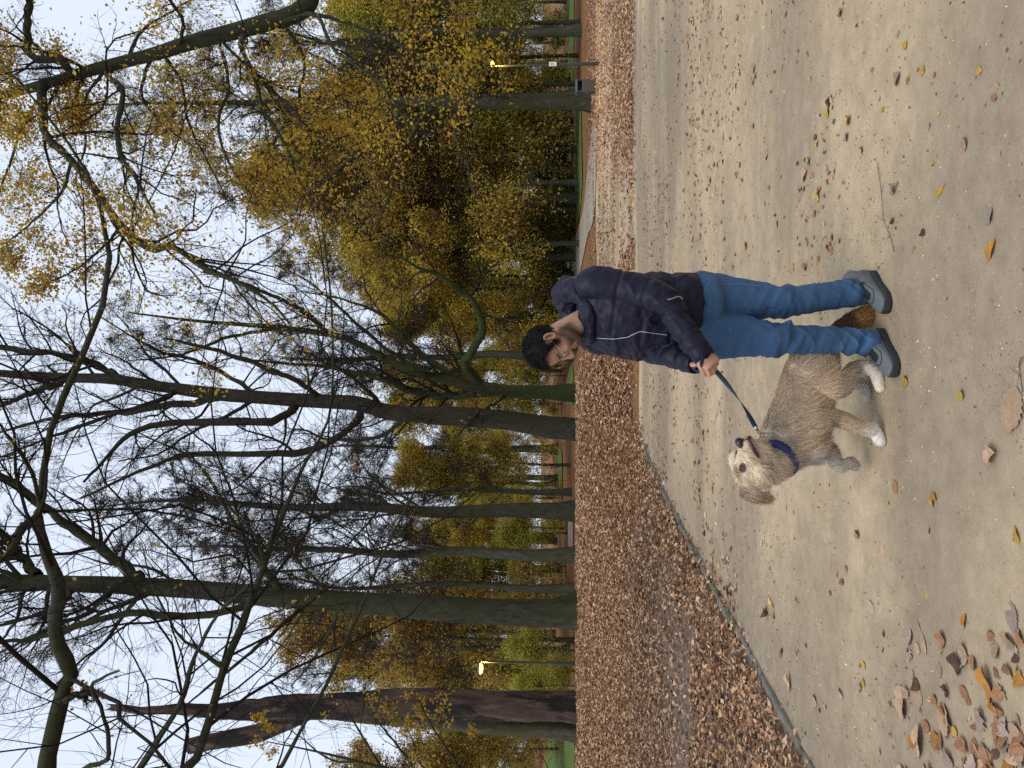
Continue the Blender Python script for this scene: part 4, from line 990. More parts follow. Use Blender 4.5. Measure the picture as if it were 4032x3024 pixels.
skin = np.tile(v3(.42, .235, .155), (len(co), 1))
skin += (.035 * fbm(co * 30, 3))[:, None] * v3(1, .7, .6)
head = np.linalg.norm(loc, axis=1) < .17
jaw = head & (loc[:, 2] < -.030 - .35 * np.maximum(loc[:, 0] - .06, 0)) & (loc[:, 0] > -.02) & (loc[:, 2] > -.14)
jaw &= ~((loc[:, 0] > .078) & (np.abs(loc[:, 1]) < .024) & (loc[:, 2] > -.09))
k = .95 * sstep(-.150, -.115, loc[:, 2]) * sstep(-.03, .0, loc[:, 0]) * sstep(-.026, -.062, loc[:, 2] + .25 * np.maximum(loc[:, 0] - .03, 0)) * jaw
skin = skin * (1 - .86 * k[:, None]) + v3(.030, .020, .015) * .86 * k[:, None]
lip = head & (np.abs(loc[:, 1]) < .024) & (loc[:, 0] > .088) & (np.abs(loc[:, 2] + .072) < .012)
skin[lip] = skin[lip] * .3 + v3(.34, .13, .10) * .7
earm = head & (np.abs(loc[:, 1]) > .070) & (np.abs(loc[:, 0] + .012) < .03); skin[earm] = skin[earm] * .6 + v3(.50, .20, .12) * .4
brow = head & (loc[:, 0] > .070) & (np.abs(loc[:, 2] - .030) < .006) & (np.abs(np.abs(loc[:, 1]) - .034) < .022)
skin[brow] = v3(.03, .022, .018)
hands = (co[:, 2] < 1.0) & (co[:, 2] > .7)
skin[hands] = skin[hands] * .75 + v3(.50, .27, .20) * .25
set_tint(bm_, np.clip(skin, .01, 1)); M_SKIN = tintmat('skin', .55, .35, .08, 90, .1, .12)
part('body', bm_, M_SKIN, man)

# hair: a cap of scalp hair plus short strands
hr = MB(); nu, nv = 64, 40
ph = np.linspace(0.02, np.pi * .80, nv); th = np.arange(nu) * 2 * np.pi / nu
g = np.stack([np.sin(ph)[:, None] * np.cos(th), np.sin(ph)[:, None] * np.sin(th), np.cos(ph)[:, None] + 0 * th], -1)
G = g * v3(.109, .089, .100) + v3(-.003, 0, .043)
G = G * (1 + .035 * fbm(g * 5, 8)[..., None] + .018 * fbm(g * 14, 9)[..., None])
hl = np.interp(G[..., 0], [-.12, -.07, -.035, -.015, .006, .02, .034, .05, .070, .115], [-.072, -.068, -.045, .028, .024, -.030, -.008, .072, .098, .118])
inside = G[..., 2] > hl + .012 * fbm(g * 9, 12)
i = np.arange(nu * nv).reshape(nv, nu)
q = np.stack([i[:-1], i[1:], np.roll(i, -1, 1)[1:], np.roll(i, -1, 1)[:-1]], -1)
kq = (inside[:-1] & inside[1:] & np.roll(inside, -1, 1)[1:] & np.roll(inside, -1, 1)[:-1])
wv = HC + G.reshape(-1, 3) @ HR
M_HAIR = plain('black_hair', (.0075, .0068, .0066), .65, var=.35, scale=140, spec=.18)
hm = mesh_np('hair', wv, [q[kq]])
rgp = np.random.default_rng(300)
sel = inside.reshape(-1); pool = wv[sel]; gn = norm((g.reshape(-1, 3) / v3(.109, .089, .100)) @ HR)[sel]
idx = rgp.integers(0, len(pool), 9000)
Pp = pool[idx] + rgp.normal(0, .0035, (len(idx), 3)); Nn = gn[idx]
flow = norm(HF * .75 - HU * .55 + np.stack([fbm(Pp * 34, 1), fbm(Pp * 34, 2), fbm(Pp * 34, 3)], -1) * .9 + rgp.normal(0, .22, (len(idx), 3)))
Dd = norm(Nn * .30 + flow - Nn * (np.sum(flow * Nn, 1))[:, None])
sv, sq, st, _ = strands(Pp, Dd, Nn, rgp.uniform(.012, .036, len(idx)), .0018, rgp, .25, 2)
hh = MB(); hh.add(wv, q[kq]); hh.add(sv, sq, st)
part('hair', hh.mesh('hair'), M_HAIR, man)

# glasses: thin metal frame
gl = MB()
def wire(mb, pts, r, S=6, n=None): 
    c = catmull([(*p, r) for p in pts], n or 5 * len(pts)); v, q_ = tubes(c[None, :, :3], c[None, :, 3], S); mb.add(v, q_)
for s in (-1, 1):
    wire(gl, [hp(.100, .034 * s + .025 * math.cos(a) * s, -.004 + .019 * math.sin(a)) - HF * .010 * abs(math.cos(a) - 1) * .5 for a in np.linspace(0, 2 * math.pi, 17)], .0013)
    wire(gl, [hp(.088, .063 * s, .004), hp(.05, .074 * s, .006), hp(.0, .084 * s, .012), hp(-.014, .086 * s, .004)], .0013)
wire(gl, [hp(.102, .010, 0), hp(.110, 0, .004), hp(.102, -.010, 0)], .0013)
part('glasses', gl.mesh('glasses'), plain('thin_metal', (.62, .58, .52), .3, .9), man)

# jeans
def m_denim():
    m, n, l, b = mat('denim')
    f = noise(n, l, 260, 2, .8, stretch=(1, 1, .35)); g_ = noise(n, l, 2.2, 2, .5, lo=.35, hi=.65); w = noise(n, l, 90, 4, .7)
    c = mixc(n, l, g_, (.018, .048, .112), (.042, .098, .195)); c = mixc(n, l, f, c, (.066, .130, .235))
    x = n.new('ShaderNodeMix'); x.data_type = 'RGBA'; x.blend_type = 'MULTIPLY'; x.inputs[0].default_value = .5
    l.new(c, x.inputs[6]); l.new(ramp(n, l, w, [(.3, (.75, .75, .75)), (.7, (1.15, 1.15, 1.15))]), x.inputs[7])
    l.new(x.outputs[2], b.inputs['Base Color']); b.inputs['Roughness'].default_value = .85; b.inputs['Specular IOR Level'].default_value = .2
    bump(n, l, b, f, .25, .002); return m
M_DENIM = m_denim()
jn = MB()
def legtube(a, kx, c, top, r):
    mid1 = a * .5 + kx * .5; mid2 = kx * .45 + c * .55
    limb(jn, [(*(a + UP * .02), r[0]), (*mid1, r[1]), (*kx, r[2]), (*mid2, r[3]), (*(c + UP * .02), r[4]), (*(c - UP * .012), r[5])], 48, 24)
legtube(hipR + UP * .04, kneeR, ankR, 0, (.128, .100, .074, .066, .062, .066))
legtube(hipL + UP * .05, kneeL, ankL, 0, (.136, .108, .078, .068, .064, .068))
loft(jn, [(ctr(.765, -.01), LF * .12, FW * .10), (ctr(.80, -.012), LF * .185, FW * .165), (ctr(.87, -.012), LF * .190, FW * .172), (ctr(.95, -.01), LF * .178, FW * .160), (ctr(.99, -.01), LF * .172, FW * .152)], 24)
jm = remesh(jn, .0065, 16, .5); co = get_co(jm); no = get_no(jm)
for (a, kx, c, sd) in ((hipR, kneeR, ankR, 0), (hipL, kneeL, ankL, 5)):
    s_, dd = near_poly(co, [a, kx, c]); Lk = np.linalg.norm(kx - a); Lt = Lk + np.linalg.norm(c - kx)
    on = (dd < .15) & (co[:, 2] < .80)
    wk = np.exp(-((s_ - Lk) / .10) ** 2) + .9 * np.exp(-((s_ - Lt + .05) / .07) ** 2) + .35
    ang = (co - a) @ FW * 10
    d_ = (.010 * fbm(np.stack([co[:, 0] * 7, co[:, 1] * 7, s_ * 24 + ang * 1.2], -1), 60 + sd, 2) + .010 * ((1 - np.abs(fbm(np.stack([co[:, 0] * 4, co[:, 1] * 4, s_ * 12 - ang * 1.4], -1), 64 + sd, 1))) ** 5 - .2)) * wk * on
    co = co + no * d_[:, None]
cr = (co[:, 2] > .76) & (co[:, 2] < .96)
co = co + no * (.006 * fbm(np.stack([co[:, 0] * 16, co[:, 1] * 16, co[:, 2] * 7], -1), 77, 2) * cr)[:, None]
set_co(jm, co); jeans = part('jeans', jm, M_DENIM, man)
M_STITCH = plain('denim_seam', (.10, .19, .33), .8)
jb = BVHTree.FromPolygons([Vector(p) for p in co], [tuple(p.vertices) for p in jm.polygons])
camp = Vector((0, 0, CAMZ))
def cast(bvh, V, y):
    d = Vector(ray(V, y)).normalized(); h = bvh.ray_cast(camp, d)
    return None if h[0] is None else np.array(h[0]) + np.array(h[1]) * .002
sm = MB()
for path in ([(2760, 1128), (2850, 1120), (2930, 1122), (3000, 1128)], [(2745, 1180), (2780, 1135), (2800, 1108)]):
    pp = [cast(jb, *p) for p in path]; pp = [p for p in pp if p is not None]
    if len(pp) > 2: wire(sm, pp, .0022, 5)
if sm.n: part('seam', sm.mesh('seam'), M_STITCH, man)
bl = MB(); th = np.linspace(0, 2 * np.pi, 49)
for zz_, rr_ in ((.918, 1.0), (.925, 1.03), (.950, 1.03), (.957, 1.0)): pass
ring = lambda z, k: np.stack([ctr(z, -.01) + LF * .183 * k * math.cos(a) + FW * .166 * k * math.sin(a) for a in th[:-1]])
rs = np.stack([ring(.915, .97), ring(.917, 1.035), ring(.945, 1.035), ring(.947, .97)]); i = np.arange(4 * 48).reshape(4, 48)
bl.add(rs.reshape(-1, 3), np.stack([i[:-1], np.roll(i, -1, 1)[:-1], np.roll(i, -1, 1)[1:], i[1:]], -1).reshape(-1, 4))
part('belt', bl.mesh('belt'), plain('brown_leather', (.20, .095, .040), .6), man)

# jacket
def m_jacket():
    m, n, l, b = mat('navy_jacket')
    f = noise(n, l, 22, 4, .6); w = noise(n, l, 400, 2, .6)
    l.new(mixc(n, l, f, (.0065, .0060, .0170), (.0115, .0105, .0280)), b.inputs['Base Color'])
    b.inputs['Roughness'].default_value = .50; b.inputs['Specular IOR Level'].default_value = .20
    bump(n, l, b, w, .12, .001); return m
M_JACK = m_jacket()
jk = MB()
loft(jk, [(ctr(.885, -.005), LF * .200, FW * .182), (ctr(.92, -.005), LF * .212, FW * .192), (ctr(1.05, .005), LF * .218, FW * .196), (ctr(1.20, .012), LF * .224, FW * .190), (ctr(1.32, .006), LF * .220, FW * .168), (ctr(1.405, .0), LF * .185, FW * .135), (ctr(1.455, .004), LF * .120, FW * .105), (ctr(1.48, .01), LF * .085, FW * .085)], 60, 36)
slL = [shL + LF * -.03 + UP * .005, shL, shL * .5 + elL * .5 + FW * -.015, elL, elL * .5 + wrL * .5, wrL]
slR = [shR + LF * .03 + UP * .005, shR, shR * .5 + elR * .5, elR, elR * .5 + wrR * .5, wrR]
for sl, k in ((slL, 1.0), (slR, .97)):
    limb(jk, [(*p, r_ * k) for p, r_ in zip(sl, (.080, .084, .081, .074, .063, .050))], 50, 22)
jkm = remesh(jk, .0065, 5, .5); co = get_co(jkm); no = get_no(jkm)
arcs = []
for sl in (slL, slR): arcs.append(near_poly(co, sl))
armk = [(a[1] < .112) for a in arcs]
armk[0] &= ((co - C0) @ LF > .10) | (co[:, 2] < 1.06) | ((co - C0) @ FW > .2)
armk[1] &= ((co - C0) @ LF < -.10) | ((co - C0) @ FW > .2)
d_ = np.zeros(len(co)); tor = ~(armk[0] | armk[1])
for zz_ in (1.305, 1.165, 1.025): d_ += -.006 * np.exp(-((co[:, 2] - zz_ - .012 * np.sin(co[:, 0] * 9)) / .009) ** 2) * tor
d_ += (.007 * fbm(np.stack([co[:, 0] * 6, co[:, 1] * 6, co[:, 2] * 13], -1), 80, 3) + .004 * fbm(co * 26, 85, 2)) * tor
for k in (0, 1):
    s_ = arcs[k][0]; Le = np.linalg.norm(np.diff(np.array((slL, slR)[k])[:4], axis=0), axis=1).sum()
    for ss in np.arange(.16, .75, .14): d_ += -.005 * np.exp(-((s_ - ss) / .008) ** 2) * armk[k]
    wk = .5 + 1.0 * np.exp(-((s_ - Le) / .09) ** 2) + .6 * (s_ > Le + .12)
    d_ += .009 * fbm(np.stack([co[:, 0] * 6, co[:, 1] * 6, s_ * 22 + (co[:, 2]) * 6], -1), 90 + k, 3) * wk * armk[k]
fold = (1 - np.abs(fbm(np.stack([co[:, 0] * 5 + co[:, 2] * 3, co[:, 1] * 5, co[:, 2] * 9 - co[:, 0] * 6], -1), 130, 2))) ** 4
d_ += .007 * (fold - .4)
set_co(jkm, co + no * d_[:, None]); co = get_co(jkm)
jacket = part('jacket', jkm, M_JACK, man)
kb = BVHTree.FromPolygons([Vector(p) for p in co], [tuple(p.vertices) for p in jkm.polygons])
M_PIPE = plain('pale_piping', (.40, .42, .48), .4)
zp = MB(); path = []
for V in np.linspace(2306, 2625, 24):
    y = np.interp(V, [2300, 2360, 2420, 2470, 2520, 2570, 2625], [1322, 1331, 1334, 1327, 1304, 1311, 1318])
    p = cast(kb, V, y)
    if p is not None: path.append(p)
if len(path) > 3: wire(zp, path, .0019, 6, 60); part('zip', zp.mesh('zip'), M_PIPE, man)
zp = MB(); path = [cast(kb, V, y) for V, y in ((2628, 1179), (2645, 1177), (2662, 1170), (2676, 1170), (2686, 1178))]; path = [p for p in path if p is not None]
if len(path) > 2: wire(zp, path, .0020, 6); part('pocket_zip', zp.mesh('pocket_zip'), M_PIPE, man)
for w_, el_, ax in ((wrL, elL, dL), (wrR, elR, dR)):
    cf = MB(); d = norm(w_ - el_); A_ = norm(np.cross(d, UP)); B_ = np.cross(d, A_)
    rs = np.stack([np.stack([w_ + d * o_ + (A_ * math.cos(a) + B_ * math.sin(a)) * r_ for a in th[:-1]]) for o_, r_ in ((-.015, .051), (.010, .053), (.034, .050), (.038, .046), (.020, .040))])
    i = np.arange(5 * 48).reshape(5, 48); cf.add(rs.reshape(-1, 3), np.stack([i[:-1], np.roll(i, -1, 1)[:-1], np.roll(i, -1, 1)[1:], i[1:]], -1).reshape(-1, 4))
    part('cuff', cf.mesh('cuff'), M_JACK, man)

# hood and stand-up collar
hb = MB()
nb = neck0 + UP * .03
hoodp = []
for a, r_, up_, rad in ((-172, .122, .000, .030), (-140, .122, .006, .034), (-90, .112, .036, .044), (-45, .122, .088, .056), (0, .138, .116, .064), (45, .122, .088, .056), (90, .112, .036, .044), (140, .122, .006, .034), (172, .122, .000, .030)):
    a = math.radians(a); hoodp.append((*(nb + (-FW) * r_ * math.cos(a) + LF * r_ * math.sin(a) + UP * up_), rad))
limb(hb, hoodp, 60, 18)
back = nb - FW * .155 + UP * .035
limb(hb, [(*(back + UP * .085 - LF * .06), .050), (*(back + UP * .10), .058), (*(back + UP * .085 + LF * .06), .050)], 14, 16)
limb(hb, [(*(back + UP * .075), .060), (*(back - FW * .025 - UP * .01), .062), (*(back - FW * .015 - UP * .09), .045)], 14, 16)
hm_ = remesh(hb, .006, 4, .5); co = get_co(hm_); no = get_no(hm_)
rel = co - nb; ang = np.arctan2(rel @ LF, -(rel @ FW))
set_co(hm_, co + no * (.008 * fbm(np.stack([ang * 2.2, rel[:, 2] * 26, ang * 0], -1), 95, 3))[:, None])
part('hood', hm_, M_JACK, man)

# shoes
M_UPPER = plain('grey_suede', (.125, .140, .145), .9, var=.2, scale=60, spec=.2)
M_SOLE = plain('dark_rubber', (.022, .024, .026), .8, var=.3)
M_LACE = plain('black_lace', (.012, .012, .014), .8)
def shoe(heel, toe, lift):
    f = norm((toe - heel) * v3(1, 1, 0)); s = v3(-f[1], f[0], 0); L = .302
    P = lambda x, y, z: heel + f * x * L + s * y + UP * (z + lift)
    up = MB(); rings = []
    for x, w, h, b0 in ((.015, .020, .050, .030), (.04, .034, .085, .026), (.12, .038, .098, .024), (.25, .039, .098, .024), (.38, .040, .092, .024), (.52, .043, .078, .024), (.68, .048, .062, .024), (.82, .047, .052, .025), (.93, .036, .042, .027), (.985, .016, .028, .030)):
        rings.append((P(x, 0, (h + b0) / 2 + .004), s * w, UP * (h - b0 + .012) / 2))
    loft(up, rings, 46, 24, 2.5)
    limb(up, [(*P(.17, 0, .075), .044), (*P(.165, 0, .105), .044), (*P(.155, 0, .122), .043)], 10, 20)
    um = remesh(up, .0042, 5, .5); o = part('shoe', um, M_UPPER, man)
    so = MB(); xs_ = np.linspace(0, 1, 25)
    hw = np.interp(xs_, [0, .02, .08, .2, .4, .55, .7, .84, .94, .985, 1], [.008, .024, .036, .041, .040, .045, .052, .050, .038, .020, .006])
    sp_ = .012 * np.maximum(xs_ - .82, 0) / .18
    rows = []
    for z, k, ins in ((0.0, .95, 0), (.006, 1.0, 0), (.024, 1.0, 0), (.034, .95, 0)):
        ring_ = [P(x, h * k, z + q_) for x, h, q_ in zip(xs_, hw, sp_)] + [P(x, -h * k, z + q_) for x, h, q_ in zip(xs_[::-1], hw[::-1], sp_[::-1])]
        rows.append(ring_)
    R_ = np.array(rows); nn_ = R_.shape[1]; i = np.arange(4 * nn_).reshape(4, nn_)
    q_ = np.stack([i[:-1], np.roll(i, -1, 1)[:-1], np.roll(i, -1, 1)[1:], i[1:]], -1).reshape(-1, 4)
    h_ = nn_ // 2; j = np.arange(h_ - 1)
    capq = np.concatenate([np.stack([i[0][j], i[0][nn_ - 1 - j], i[0][nn_ - 2 - j], i[0][j + 1]], -1), np.stack([i[3][j], i[3][j + 1], i[3][nn_ - 2 - j], i[3][nn_ - 1 - j]], -1)])
    so.add(R_.reshape(-1, 3), np.vstack([q_, capq])); part('sole', so.mesh('sole'), M_SOLE, man)
    bv = BVHTree.FromPolygons([Vector(p) for p in get_co(um)], [tuple(p.vertices) for p in um.polygons])
    def top(x, y):
        h = bv.ray_cast(Vector(P(x, y, .3)), Vector((0, 0, -1))); return (np.array(h[0]) + UP * .002) if h[0] is not None else P(x, y, .1)
    tg = MB(); pts_ = [(top(x, 0), s * (.017 + .006 * (.55 - x)), UP * .004) for x in (.34, .42, .50, .58, .66)]
    loft(tg, pts_, 16, 12); part('tongue', tg.mesh('tongue'), M_LACE, man)
    sm_ = MB(); wire(sm_, [top(x, y) + UP * .0005 for x, y in ((.60, -.040), (.68, -.034), (.735, -.018), (.75, 0), (.735, .018), (.68, .034), (.60, .040))], .0016, 5)
    wire(sm_, [top(x, y) + UP * .0005 for x, y in ((.36, .030), (.46, .034), (.56, .036), (.62, .039))], .0016, 5); wire(sm_, [top(x, -y) + UP * .0005 for x, y in ((.36, .030), (.46, .034), (.56, .036), (.62, .039))], .0016, 5)
    part('stitching', sm_.mesh('stitching'), M_SOLE, man)
    lc = MB()
    for k, x in enumerate((.40, .455, .51, .565, .615)):
        e = .026 - .0015 * k
        wire(lc, [top(x, -e) + UP * .001, top(x + .012, -e * .4) + UP * .005, top(x + .018, e * .4) + UP * .005, top(x, e) + UP * .001], .0030, 6)
        wire(lc, [top(x + .03, -e) + UP * .001, top(x + .012, 0) + UP * .007, top(x, e) + UP * .001], .0026, 6)
    b0 = top(.39, 0) + UP * .008
    for sg in (-1, 1): wire(lc, [b0, b0 + s * .030 * sg + UP * .008 + f * .01, b0 + s * .045 * sg - UP * .012 + f * .02, b0 + s * .020 * sg - UP * .002 + f * .012, b0], .0028, 6, 24)
    part('laces', lc.mesh('laces'), M_LACE, man)
shoe(gnd(3472, 1302), gnd(3545, 1475), 0.0)
shoe(gnd(3440, 1078), gnd(3530, 1250), 0.0)
# ------------------------------------------------------------------ the dog
dog = empty('dog', (-.08, 3.88, 0), 'shaggy tan and cream dog with blue collar standing beside the man, head turned up', 'dog')
def a4(V, y, Y, r): return (*at(V, y, Y), r)
db = MB()
SP = [at(3110, 1775, 3.90), at(3135, 1690, 3.90), at(3165, 1570, 3.90), at(3195, 1440, 3.92), at(3215, 1375, 3.93)]
XB = v3(0, 1, 0)
loft(db, [(SP[0] + v3(-.045, 0, 0), XB * .075, UP * .085), (SP[0], XB * .115, UP * .148), (SP[1], XB * .125, UP * .162), (SP[2], XB * .118, UP * .140), (SP[3], XB * .108, UP * .122), (SP[4], XB * .075, UP * .085), (SP[4] + v3(.04, 0, -.01), XB * .03, UP * .035)], 40, 24)
# head: ear-to-ear centre, muzzle towards the man and up
DC = at(2972, 1842, 3.80)
dm = norm(v3(.66, -.52, .52)); dl = norm(np.cross(UP, dm)); du = np.cross(dm, dl); DR = np.array([dm, dl, du])
HS = 1.24
def dp(x, y, z): return DC + (dm * x * .90 + dl * y + du * z) * HS
NK0, NK1 = at(3095, 1765, 3.88), dp(-.035, 0, -.055)
limb(db, [(*NK0, .110), (*(NK0 * .5 + NK1 * .5), .090), (*NK1, .080)])
ellip(db, dp(-.005, 0, .006), (.088 * HS, .082 * HS, .076 * HS), DR)
limb(db, [(*dp(.05, 0, -.006), .068), (*dp(.10, 0, -.016), .053), (*dp(.140, 0, -.020), .041)])
limb(db, [(*dp(.03, 0, -.045), .052), (*dp(.085, 0, -.052), .038), (*dp(.118, 0, -.054), .028)])
for s in (-1, 1):
    ellip(db, dp(.045, .040 * s, .034), (.027, .027, .020), DR, 12, 8)
    ellip(db, dp(.02, .055 * s, -.020), (.056, .038, .047), DR, 12, 8)
def leg(pts): limb(db, pts, 40, 14)
pawN = gnd(3482, 1712); pawH = gnd(3478, 1490); pawF = gnd(3425, 1530)
leg([a4(3120, 1700, 3.85, .085), a4(3200, 1675, 3.83, .066), a4(3275, 1645, 3.82, .044), a4(3400, 1688, 3.81, .031), (pawN[0] + .015, pawN[1] + .01, .045, .031), (pawN[0] - .03, pawN[1] - .015, .024, .026)])
leg([a4(3130, 1765, 3.96, .075), a4(3210, 1780, 3.97, .058), a4(3262, 1772, 3.98, .040), a4(3300, 1838, 3.95, .029), a4(3345, 1822, 3.95, .028), a4(3362, 1835, 3.95, .024)])
leg([a4(3185, 1440, 3.86, .098), a4(3250, 1505, 3.82, .074), a4(3300, 1520, 3.81, .052), a4(3375, 1445, 3.85, .032), a4(3440, 1462, 3.83, .028), (pawH[0] + .01, pawH[1], .030, .029), (pawH[0] - .045, pawH[1] - .015, .022, .024)])
leg([a4(3190, 1440, 3.96, .095), a4(3250, 1510, 3.98, .070), a4(3300, 1530, 4.0, .050), a4(3350, 1500, 4.04, .032), (pawF[0] + .04, pawF[1] + .01, .09, .028), (pawF[0] + .012, pawF[1], .032, .029), (pawF[0] - .04, pawF[1] - .01, .022, .024)])
dme = remesh(db, .007, 5, .5)
def spn(p, q): return sstep(q[0], q[1], p)
def dogcol(p, rg=None):
    c = np.tile(v3(.60, .47, .34), (len(p), 1))
    relb = p[:, 2] - np.interp(p[:, 0], [SP[0][0], SP[4][0]], [SP[0][2], SP[4][2]])
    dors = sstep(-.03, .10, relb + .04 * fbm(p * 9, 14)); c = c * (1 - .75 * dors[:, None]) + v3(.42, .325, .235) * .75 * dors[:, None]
    rear = sstep(.02, .12, p[:, 0]) * sstep(.10, -.04, relb); c = c * (1 - .7 * rear[:, None]) + v3(.56, .40, .25) * .7 * rear[:, None]
    ld = (p - DC) @ DR.T; hd_ = sstep(.24, .15, np.linalg.norm(ld * v3(1, 1.1, 1), axis=1) - .0); c = c * (1 - hd_[:, None]) + v3(.72, .59, .44) * hd_[:, None]
    cream = hd_ * sstep(.0, .06, ld[:, 0]); c = c * (1 - .6 * cream[:, None]) + v3(.84, .76, .64) * .6 * cream[:, None]
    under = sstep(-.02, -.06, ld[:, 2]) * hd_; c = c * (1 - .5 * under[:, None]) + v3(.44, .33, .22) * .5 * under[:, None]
    paw = sstep(.15, .06, p[:, 2] + .02 * fbm(p * 20, 9)); c = c * (1 - paw[:, None]) + v3(.78, .73, .66) * paw[:, None]
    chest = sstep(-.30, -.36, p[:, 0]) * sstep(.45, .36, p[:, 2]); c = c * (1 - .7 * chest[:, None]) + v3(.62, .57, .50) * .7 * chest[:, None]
    c = c * (1 + .14 * fbm(p * v3(10, 10, 22), 17, 3) + .24 * fbm(p * v3(5, 5, 7), 19, 2))[:, None]
    warm = sstep(-.1, .5, fbm(p * v3(4, 4, 6), 27, 2)); c = c * (1 - .15 * warm[:, None] * v3(0, .35, .8))
    return np.clip(c, .01, .95)
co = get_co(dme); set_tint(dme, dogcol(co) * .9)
M_FUR = tintmat('dog_fur', .8, .2, .18, 40, .3)
part('body', dme, M_FUR, dog)
rgd = np.random.default_rng(400)
P0, N0 = surf_sample(dme, 66000, rgd)
ld = (P0 - DC) @ DR.T; onh = np.linalg.norm(ld, axis=1) < .20
flow = np.tile(v3(.75, .05, -.55), (len(P0), 1)); flow[onh] = -dm * .8 - UP * .25
low = P0[:, 2] < .26; flow[low] = v3(.15, 0, -1)
fl = np.stack([fbm(P0 * 7, 21), fbm(P0 * 7, 22), fbm(P0 * 7, 23)], -1) * .85
flow = norm(flow + fl + rgd.normal(0, .12, flow.shape)); flow = norm(flow - N0 * np.sum(flow * N0, 1)[:, None])
Ln = np.where(onh, np.clip(.036 - .12 * np.maximum(ld[:, 0] - .05, 0), .010, .034), .052) * rgd.uniform(.6, 1.3, len(P0))
Ln = np.where(low, .024 * rgd.uniform(.6, 1.3, len(P0)), Ln); Ln = np.where(P0[:, 2] < .05, .011, Ln)
feather = (P0[:, 2] > .16) & (P0[:, 2] < .40) & (P0[:, 0] > .02); Ln = np.where(feather, Ln * 1.35, Ln)
D0 = norm(flow + N0 * (.24 + .22 * rgd.uniform(0, 1, len(P0)))[:, None])
def furmesh(P, D, N, L, w, col, rg, bend=.5):
    v, q_, t, ix = strands(P, D, N, L, w, rg, bend, 2)
    v[:, 2] = np.maximum(v[:, 2], .004)
    me = mesh_np('fur', v, [q_, t]); set_tint(me, col[ix]); return me
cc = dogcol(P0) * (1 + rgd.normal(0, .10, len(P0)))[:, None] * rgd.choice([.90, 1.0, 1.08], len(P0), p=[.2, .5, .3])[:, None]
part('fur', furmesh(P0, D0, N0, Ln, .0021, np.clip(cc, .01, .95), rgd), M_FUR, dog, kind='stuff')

# ears: hanging flaps with long hair
for s, tipp, nm in ((-1, at(3020, 1962, 3.79), 0), (1, dp(-.03, .12, .05), 1)):
    e = MB(); b0 = dp(-.015, .066 * s, .048); b1 = dp(-.035, .074 * s, .028)
    if s < 0: mid = at(2935, 1922, 3.80); tip = tipp
    else: mid = dp(-.03, .125, .045); tip = dp(-.05, .155, -.02)
    limb(e, [(*b0, .034), (*(b0 * .5 + mid * .5 + UP * .008), .044), (*mid, .050), (*(mid * .45 + tip * .55), .046), (*tip, .024)], 24, 16, flat=(norm(np.cross(tip - b0, UP) + v3(.0, .3, .1)), .25))
    em = remesh(e, .004, 3, .5); ec = get_co(em)
    tt = np.clip(np.linalg.norm(ec - b0, axis=1) / np.linalg.norm(tip - b0), 0, 1)
    colf = lambda p: (lambda t_: (v3(.60, .46, .33) * (1 - t_[:, None]) + v3(.34, .235, .16) * t_[:, None]) * (1 + .2 * fbm(p * 30, 5))[:, None])(sstep(.2, .9, np.linalg.norm(p - b0, axis=1) / np.linalg.norm(tip - b0)))
    set_tint(em, np.clip(colf(ec) * .85, .01, 1)); eo = part('ear', em, M_FUR, dog)
    p, nn = surf_sample(em, 2600, rgd); d = norm(np.tile(norm(tip - b0), (len(p), 1)) + nn * .25 + rgd.normal(0, .16, p.shape))
    fo = obj('fur', furmesh(p, d, nn, rgd.uniform(.018, .045, len(p)), .0026, np.clip(colf(p) * (1 + rgd.normal(0, .15, len(p)))[:, None], .01, 1), rgd, .25), M_FUR, eo, kind='stuff')
# tail, seen between the man's feet
te = MB(); TL = [a4(3185, 1400, 3.95, .040), a4(3255, 1340, 3.97, .042), a4(3330, 1285, 3.98, .048), a4(3395, 1250, 3.97, .046), a4(3440, 1225, 3.955, .026)]
limb(te, TL, 30, 16); tm_ = remesh(te, .006, 4, .5); tc = get_co(tm_)
def tailcol(p):
    w = fbm(p * 14, 31); c = np.where((w > -.05)[:, None], v3(.120, .066, .036), v3(.36, .25, .16))
    tipk = sstep(.14, .06, p[:, 2]); return np.clip(c * (1 - tipk[:, None]) + v3(.46, .25, .09) * tipk[:, None], .01, 1)
set_tint(tm_, tailcol(tc)); to_ = part('tail', tm_, M_FUR, dog)
p, nn = surf_sample(tm_, 5200, rgd); ax = norm(at(3440, 1225, 3.955) - at(3185, 1400, 3.95))
d = norm(np.tile(ax + v3(0, 0, -.35), (len(p), 1)) + nn * .35 + rgd.normal(0, .16, p.shape))
obj('fur', furmesh(p, d, nn, rgd.uniform(.025, .060, len(p)), .0030, np.clip(tailcol(p) * (1 + rgd.normal(0, .18, len(p)))[:, None], .01, 1), rgd, .35), M_FUR, to_, kind='stuff')
# nose, mouth, eyes
M_NOSE = plain('dog_nose', (.030, .016, .018), .35, var=.3, scale=80, spec=.5)
M_LIP = plain('dog_lip', (.060, .022, .024), .45, var=.3, scale=60)
M_EYE = plain('dog_eye', (.030, .012, .006), .12, spec=.7)
dbv = BVHTree.FromPolygons([Vector(p) for p in get_co(dme)], [tuple(p.vertices) for p in dme.polygons])
def on_skin(x, y, z, out=0.0):
    """nearest point of the head's skin to a place given in head directions"""
    h = dbv.find_nearest(Vector(dp(x, y, z))); return np.array(h[0]) + np.array(h[1]) * out, np.array(h[1])
e = MB(); limb(e, [(*dp(.170, .013, -.004), .015), (*dp(.176, .0, -.004), .0185), (*dp(.170, -.013, -.004), .015)], 10, 12); ellip(e, dp(.172, 0, -.018), (.010, .012, .012), DR, 12, 8)
part('nose', e.mesh('nose'), M_NOSE, dog)
